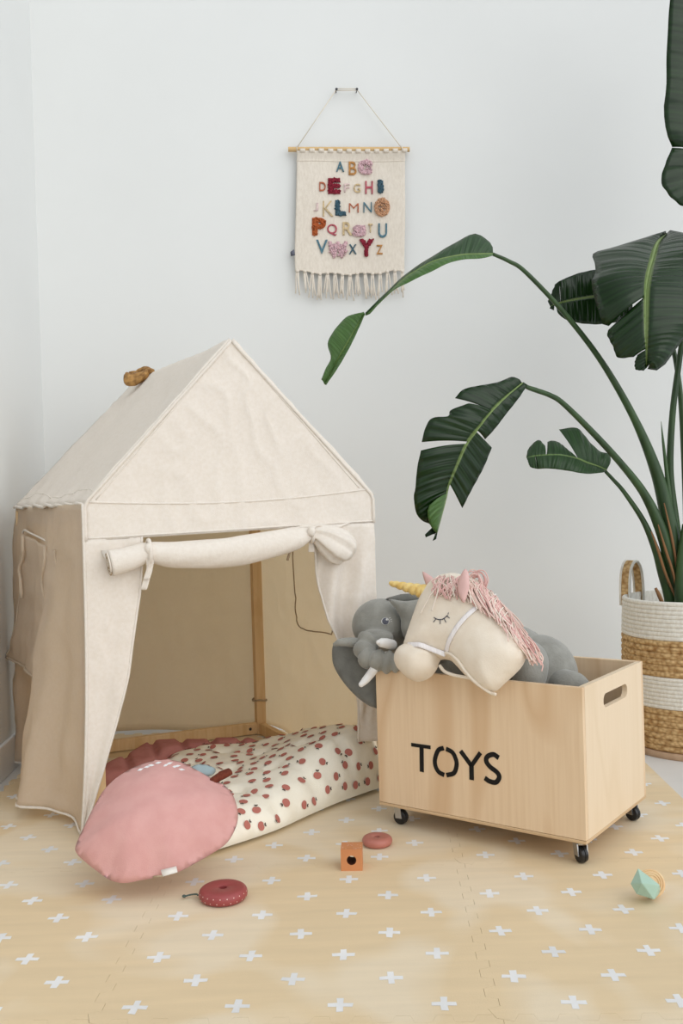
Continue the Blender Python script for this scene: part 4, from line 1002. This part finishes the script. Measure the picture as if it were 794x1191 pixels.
# hanging split leaf above the box
leaf([(607, 446, 2.60), (590, 460, 2.58), (572, 478, 2.56), (555.6, 499, 2.55), (542.8, 516, 2.55), (532, 540, 2.55), (522.4, 563.5, 2.56), (518, 583, 2.57), (508.5, 619, 2.58)],
     [(0, .25, [(600, 440, 2.60), (594, 438.5, 2.60), (577, 445, 2.58), (541, 452, 2.56), (529, 463, 2.55)], 0, .008),
      (.25, .485, [(545, 469, 2.55), (524, 477, 2.55), (521, 484, 2.54), (502, 486.4, 2.54), (494, 499, 2.54), (490.3, 514.2, 2.54)], 0, .008),
      (.5, 1, [(489.3, 524, 2.53), (485, 544, 2.53), (482.8, 567.8, 2.54), (481, 578.5, 2.54), (484, 597, 2.55), (491.4, 606, 2.56), (500, 610, 2.57), (505, 622, 2.58)], 0, .010),
      (0, .385, [(613, 448, 2.60), (603, 463, 2.59), (588, 482, 2.58), (575, 499, 2.57), (564, 511, 2.57)], 0, .004),
      (.395, .745, [(571.7, 520.6, 2.60), (562, 544, 2.60), (547, 572, 2.60), (537.5, 591, 2.60)], 0, .002),
      (.82, 1, [(499, 588, 2.53), (497, 597.7, 2.53), (501, 612, 2.55), (508, 621, 2.57)], 1, .012),
      (.95, 1, [(494, 622, 2.57), (495, 625, 2.57)], 0, 0), (.97, 1, [(503, 629, 2.57), (507, 627, 2.57)], 0, 0)],
     [(607.5, 446.5, 2.60), (613.5, 450.5, 2.61), (622, 453.5, 2.62), (640, 460, 2.64), (655, 469.6, 2.66), (688, 502, 2.70), (721, 538, 2.74), (748, 573, 2.77), (766, 610, 2.78), (778, 650, 2.79), (786, 700, 2.80), (788, 745, 2.80)], [.0055, .006, .007, .007, .0075, .009, .010, .0125, .017, .019, .018, .016],
     sheath=[(765, 610, 2.76), (774, 640, 2.76), (783, 668, 2.76), (788, 695, 2.77)])
# small leaf
leaf([(705, 547, 2.80), (695, 542.5, 2.79), (683, 538.6, 2.78), (668.4, 532.5, 2.77), (649, 529, 2.77), (624.4, 530, 2.78), (612, 532.5, 2.79)],
     [(0, .46, [(709, 540, 2.81), (710, 532.5, 2.82), (707.5, 527.6, 2.82), (697.7, 525, 2.82), (685.5, 514, 2.82), (670.9, 498, 2.82), (650, 499.5, 2.82)], 2, .006),
      (.465, .755, [(663.5, 526, 2.79), (651, 515.4, 2.81), (642, 512.5, 2.81), (636.6, 514, 2.81)], 2, .004),
      (.76, 1, [(634, 519, 2.80), (625.7, 511.8, 2.81), (614.7, 521.5, 2.81), (612, 531, 2.80)], 2, .003),
      (0, .86, [(703, 549, 2.79), (697.7, 550, 2.77), (680.6, 551, 2.75), (658.6, 547.3, 2.75), (638, 545, 2.76), (625, 545.5, 2.77)], 2, .004),
      (.86, 1, [(625, 545.5, 2.77), (616.6, 543, 2.77), (613, 534, 2.78)], 2, .002)],
     [(704, 548.5, 2.80), (713, 558, 2.80), (726, 573, 2.79), (748, 606, 2.79), (762, 639, 2.79), (770, 665, 2.79), (780, 700, 2.80), (783, 745, 2.80)], [.005, .0055, .0065, .0085, .0115, .015, .019, .016],
     ribr=(.004, .001), sheath=[(757, 618, 2.765), (765, 640, 2.765), (774, 668, 2.765), (786, 696, 2.775)])
# big leaf bowing over at the right edge
leaf([(774, 273, 2.93), (764, 283, 2.83), (758.3, 300.7, 2.73), (753.5, 318, 2.65), (750.5, 338, 2.60), (750.2, 376, 2.57), (751, 405, 2.575), (751.5, 428, 2.59)],
     [(0, .60, [(768, 274, 2.92), (737, 281.3, 2.88), (704, 290, 2.84), (689.5, 295, 2.82), (690.8, 304.6, 2.77), (692.4, 318, 2.71), (687.5, 327, 2.68), (690.4, 343.4, 2.65), (696.2, 364.7, 2.62), (702, 379.3, 2.61), (708, 379, 2.61)], 0, .02),
      (.6, .862, [(707, 384, 2.61), (706, 390, 2.61), (712.7, 403.5, 2.60), (718.5, 416, 2.60), (737, 415, 2.59)], 0, .006),
      (.866, 1, [(740.9, 413, 2.59), (738, 421, 2.59), (739, 429.7, 2.59), (748.6, 431, 2.59)], 0, .002),
      (0, 1, [(780, 272, 2.93), (795, 273, 2.91), (820, 278, 2.88), (842, 305, 2.78), (846, 340, 2.69), (825, 372, 2.62), (796, 394, 2.60), (783.5, 409, 2.59), (772, 425, 2.59), (760, 432, 2.59), (753, 429, 2.59)], 0, .02)],
     [(774, 273, 2.93), (788, 280, 2.95), (800, 320, 2.90), (795, 380, 2.83), (789.6, 420, 2.83), (782, 480, 2.83), (779, 546, 2.83), (784, 600, 2.83), (790, 650, 2.82), (796, 700, 2.82), (798, 745, 2.82)], [.006, .007, .0075, .008, .0085, .0095, .0105, .013, .016, .018, .016],
     ribr=(.0055, .0014))
# leaf behind it
leaf([(735, 342, 2.95), (715, 343, 2.93), (690, 345, 2.91), (665, 349, 2.90), (645, 354, 2.90), (640, 357, 2.90)],
     [(0, .72, [(735, 318, 2.95), (715, 311, 2.94), (688.5, 314.3, 2.93), (669, 319, 2.92), (650, 327, 2.91)], 0, .004),
      (.72, .81, [(650, 327, 2.91), (645, 331, 2.91)], 0, 0), (.81, .9, [(645, 333, 2.91), (642, 338, 2.91)], 0, 0), (.9, 1, [(642, 340, 2.91), (637, 350, 2.91)], 0, 0),
      (0, .8, [(735, 372, 2.93), (700, 377, 2.91), (675, 376, 2.90), (656, 371, 2.89), (648, 363, 2.89)], 0, .004), (.805, 1, [(644, 361, 2.89), (639, 358.5, 2.89)], 0, 0)],
     [(735, 342, 2.95), (755, 350, 2.95), (778, 390, 2.93), (790, 450, 2.90), (796, 540, 2.87), (800, 640, 2.85), (802, 745, 2.84)], [.005, .006, .007, .008, .010, .013, .016])
# tall upright leaf cut by the right frame edge
leaf([(812, 232, 2.80), (816, 180, 2.80), (818, 100, 2.80), (818, 20, 2.82), (812, -70, 2.85), (802, -140, 2.88)],
     [(0, .20, [(800, 240, 2.79), (791, 238.6, 2.78), (777, 226, 2.77), (768.6, 210, 2.77), (774, 189, 2.77), (781.5, 171.5, 2.78)], 0, .008),
      (.2, 1, [(781.5, 171, 2.78), (774.3, 154, 2.77), (772, 126, 2.77), (774.3, 100, 2.77), (775.7, 43, 2.78), (779, 0, 2.79), (784, -60, 2.83), (802, -140, 2.88)], 0, .012),
      (0, 1, [(824, 238, 2.80), (850, 215, 2.82), (862, 150, 2.83), (862, 60, 2.84), (846, -40, 2.86), (803, -140, 2.88)], 0, .012)],
     [(812, 232, 2.80), (811, 300, 2.81), (808, 400, 2.82), (804, 520, 2.82), (800, 640, 2.82), (798, 745, 2.82)], [.007, .008, .009, .011, .015, .017], ribr=(.007, .0015))
mb = MB(); tube(mb, catmull(pts3([(768.5, 490, 2.80), (771, 515, 2.80), (775, 550, 2.80), (780, 600, 2.80), (788, 680, 2.80), (790, 745, 2.8)]), 6), [.0006, .004, .006, .010, .013, .012], 10); build('new_shoot', mb, m_stem, plant)
mb = MB(); tube(mb, catmull(pts3([(762, 684, 2.72), (766, 692, 2.72), (771, 706, 2.73), (773, 730, 2.74)]), 4), [.004, .006, .006, .005], 8); build('cut_stub', mb, m_sheath, plant)
mb = MB(); tube(mb, catmull(pts3([(797, 610, 2.77), (793, 650, 2.76), (791, 690, 2.76), (792, 745, 2.77)]), 4), [.010, .016, .018, .016], 10); build('stem', mb, m_stem, plant)

# ------------------------------------------------------------------ wall hanging
HO = onplane(405, 174, COR - by_*.022, by_)
def W(x, y, o=.0): return onplane(x, y, HO - by_*o, by_)
hang = thing('wall_hanging', HO, 'cream fabric alphabet wall hanging with tufted letters on a wooden rod', 'wall hanging')
r0, r1 = W(335, 173.8), W(476, 173.8)
mb = MB(); tube(mb, [r0 + (r1 - r0)*t for t in (0, .25, .5, .75, 1)], .0085, 16); build('rod', mb, m_rod, hang, angle=40)
cl0, cl1 = [W(*q, -.004) for q in ((345, 177), (344.5, 215), (343.5, 260), (342.5, 295), (343, 316))], [W(*q, -.004) for q in ((470.5, 177), (470.5, 215), (470.5, 260), (470, 295), (470, 315.5))]
cl0 = catmull(cl0, 5); cl1 = catmull(cl1, 5)
def canvas(u, v):
    p = lerp_list(cl0, v) + (lerp_list(cl1, v) - lerp_list(cl0, v))*u
    p += Z*(-.010*math.sin(u*PI)*v + .003*math.sin(u*23)*(v > .98))
    o = .004*math.sin(u*7 + v*2) + .006*nz(p, 7, 8) + .009*max(0, 1 - v*16)
    return p - by_*(o + .004)
mb = MB(); grid(mb, canvas, 60, 60); tube(mb, [canvas(i/40, .072) - by_*.0005 for i in range(41)], .0016, 6)
for i in range(12):     # hem loops around the rod
    u = .03 + i*.0855; a = canvas(u, 0); b = canvas(u + .045, 0); m = (a + b)/2
    tube(mb, [a + (b - a)*t for t in (0, .33, .66, 1)], .0055, 8, 0, True, flat=1.2)
canv = build('canvas', mb, m_cloth, hang, solid=.0015)
mb = MB()
for i in range(15):
    u = .02 + i*.0685; a = canvas(u, 1); ellipsoid(mb, a - by_*.003, (.006, .004, .0055), (bx_, by_, Z))
    for k_ in range(4):
        L0 = random.uniform(.065, .092); dx = random.uniform(-.006, .006)
        tube(mb, [a + bx_*(k_ - 1.5)*.002, a - Z*L0*.3 + bx_*((k_ - 1.5)*.0035 + dx*.4), a - Z*L0*.7 + bx_*((k_ - 1.5)*.0035 + dx), a - Z*L0 + bx_*((k_ - 1.5)*.005 + dx*1.5)], .0022, 6)
build('fringe', mb, m_cloth, hang)
n0, n1 = W(391, 104.5, .0), W(414.8, 104.5, .0)
mb = MB(); cw = .0016
tube(mb, [W(345, 172, .006), n0 - by_*.002], cw, 6); tube(mb, [n0 - by_*.002 + Z*.003, n1 - by_*.002 + Z*.003], cw, 6); tube(mb, [n1 - by_*.002, W(467, 172, .006)], cw, 6); tube(mb, [n0 - by_*.002 - Z*.003, n1 - by_*.002 - Z*.003], cw, 6)
for x in (345, 467):
    c_ = W(x, 174); tube(mb, [c_ + (Z*math.cos(a) + by_*math.sin(a))*.0102 for a in [i*PI/8 for i in range(17)]], .0016, 6)
build('cord', mb, m_cord, hang)
for i, p in enumerate((n0, n1)):
    mb = MB(); wallp = p + by_*((COR - p).dot(by_)); lathe(mb, [(0, .0), (.0018, .0), (.0018, .026), (.0045, .027), (.0045, .029), (0, .0295)], wallp, 14, 0, (bx_, Z, -by_))
    tag(build('nail', mb, m_nail, angle=40), ('small dark nail in the wall at the left end of the hanging cord', 'small dark nail in the wall at the right end of the hanging cord')[i], 'nail', 'nails holding the wall hanging')
# tufted and printed letters: pixel box of each letter, colour, raised pile or flat print
SX, OX, OY = 5.881, 340, 170
cols = dict(teal=(92, 128, 142), ochre=(196, 142, 84), pink=(226, 190, 196), red=(150, 44, 62), rust=(190, 112, 84), pale=(228, 204, 200), sand=(214, 190, 148), rose=(188, 92, 104), slate=(72, 102, 116), fawn=(212, 164, 128), burnt=(188, 100, 56))
lm = {k_: M('letter ' + k_, v, .95, tuple(x*.82 for x in v), (120, 120, 120), 3, bump=.6, bscale=(260, 260, 260)) for k_, v in cols.items()}
letters = [('A', 300, 355, 98, 168, 'teal', 0), ('B', 387, 440, 98, 190, 'ochre', 0), ('C', 450, 545, 85, 185, 'pink', 1),
 ('D', 184, 228, 243, 305, 'rust', 0), ('E', 244, 328, 215, 322, 'red', 1), ('F', 355, 392, 250, 308, 'pale', 0), ('G', 420, 466, 250, 310, 'sand', 0), ('H', 500, 552, 230, 318, 'rose', 0), ('I', 588, 622, 228, 312, 'slate', 1),
 ('J', 146, 178, 385, 440, 'pale', 0), ('K', 208, 280, 370, 475, 'sand', 0), ('L', 294, 368, 365, 468, 'slate', 1), ('M', 388, 455, 383, 445, 'rust', 0), ('N', 488, 545, 375, 445, 'teal', 0), ('O', 562, 668, 352, 476, 'fawn', 1),
 ('P', 135, 230, 486, 606, 'burnt', 1), ('Q', 238, 306, 528, 606, 'rose', 0), ('R', 345, 410, 512, 602, 'sand', 0), ('S', 415, 505, 535, 612, 'pink', 1), ('T', 520, 550, 525, 584, 'sand', 0), ('U', 588, 648, 525, 622, 'teal', 0),
 ('V', 162, 242, 635, 730, 'teal', 0), ('W', 244, 380, 645, 760, 'pink', 1), ('X', 388, 440, 665, 732, 'slate', 0), ('Y', 458, 556, 632, 748, 'red', 1), ('Z', 576, 618, 672, 736, 'ochre', 0)]
for ch, x0, x1, y0, y1, colr, pile in letters:
    cu = bpy.data.curves.new('letter', 'FONT'); cu.body = ch; cu.size = 1; cu.extrude = .02; cu.offset = .055 if pile else (-.012 if ch in 'MNK' else .006)
    tmp = bpy.data.objects.new('letter', cu); C.objects.link(tmp); dg = bpy.context.evaluated_depsgraph_get(); dg.update()
    me = bpy.data.meshes.new_from_object(tmp.evaluated_get(dg)); bpy.data.objects.remove(tmp); bpy.data.curves.remove(cu)
    vs = [v.co.copy() for v in me.vertices]; ax0, ax1 = min(v.x for v in vs), max(v.x for v in vs); ay0, ay1 = min(v.y for v in vs), max(v.y for v in vs)
    a = W(OX + x0/SX, OY + y0/SX, .012); b = W(OX + x1/SX, OY + y0/SX, .012); c_ = W(OX + x0/SX, OY + y1/SX, .012)
    off = .0045 if pile else .0012
    u_, v_ = ((x0 + x1)/2/SX + OX - 344)/126.5, ((y0 + y1)/2/SX + OY - 177)/139
    base = canvas(u_, v_); sh = by_*((base - a).dot(by_))
    V = []
    for v in vs:
        u = (v.x - ax0)/(ax1 - ax0); w = 1 - (v.y - ay0)/(ay1 - ay0)
        p = a + (b - a)*u + (c_ - a)*w + sh - by_*(.0035 if v.z > 0 else -.002) - by_*(.002)
        V.append(p)
    mb = MB(); mb.add(V, [tuple(p.vertices) for p in me.polygons])
    if pile:
        bm = bmesh.new(); bm.from_mesh(me); F = [f for f in me.polygons if f.normal.z > .5]
        cen = [sum((V[i] for i in f.vertices), Vector())/len(f.vertices) for f in F]; ar = [f.area for f in F]
        for k_ in range(200):
            f = random.choices(F, ar)[0]; vv = [V[i] for i in f.vertices]; w = [random.random() for _ in vv]; s_ = sum(w); p = sum((q*(x/s_) for q, x in zip(vv, w)), Vector())
            if ch in 'COSW' and random.random() < .45:
                ra, rb = math.sqrt(random.random())*.46, random.uniform(0, 2*PI); p = a + (b - a)*(.5 + ra*math.cos(rb)) + (c_ - a)*(.5 + ra*math.sin(rb)) + sh - by_*.0045
            r_ = random.uniform(.0022, .0036); ellipsoid(mb, p + bx_*random.uniform(-.0015, .0015) + Z*random.uniform(-.0015, .0015), (r_, r_*1.6, r_), (bx_, by_, Z), 6, 4)
        bm.free()
    build('letter', mb, lm[colr], canv, smooth=bool(pile))
# small side label of the hanging
mb = MB(); mb.add([W(342, 290, .004), W(337.5, 293, .004), W(338, 298, .004), W(343, 297, .004)], [(0, 1, 2, 3)]); q = build('side_label', mb, m_iris, canv, solid=.001)

# ------------------------------------------------------------------ light
w = bpy.data.worlds.new('World'); bpy.context.scene.world = w; w.use_nodes = True
nt = w.node_tree; bg = nt.nodes['Background']; bg.inputs[0].default_value = (.92, .965, 1.015, 1)
tc = nt.nodes.new('ShaderNodeTexCoord'); dp = nt.nodes.new('ShaderNodeVectorMath'); dp.operation = 'DOT_PRODUCT'; dp.inputs[1].default_value = Vector((.68, -.60, .36)).normalized()
mr = nt.nodes.new('ShaderNodeMapRange'); mr.interpolation_type = 'SMOOTHSTEP'; mr.inputs[1].default_value = -.35; mr.inputs[2].default_value = .95; mr.inputs[3].default_value = .26; mr.inputs[4].default_value = 1.42
nt.links.new(tc.outputs['Generated'], dp.inputs[0]); nt.links.new(dp.outputs['Value'], mr.inputs[0]); nt.links.new(mr.outputs[0], bg.inputs[1])     # the room is brighter towards its window side
def sun(name, d, strength, ang, col):
    l = bpy.data.lights.new(name, 'SUN'); l.energy = strength; l.angle = math.radians(ang); l.color = col
    o = bpy.data.objects.new(name, l); C.objects.link(o); o.rotation_euler = Vector(d).to_track_quat('-Z', 'Y').to_euler(); o.location = (2, -2, 3)
sun('window_daylight', (-.58, .66, -.48), 1.25, 65, (1.0, .965, .92))
sc = bpy.context.scene
sc.view_settings.view_transform = 'Standard'; sc.view_settings.look = 'None'; sc.view_settings.gamma = 1; sc.view_settings.use_curve_mapping = False; sc.view_settings.exposure = -.34
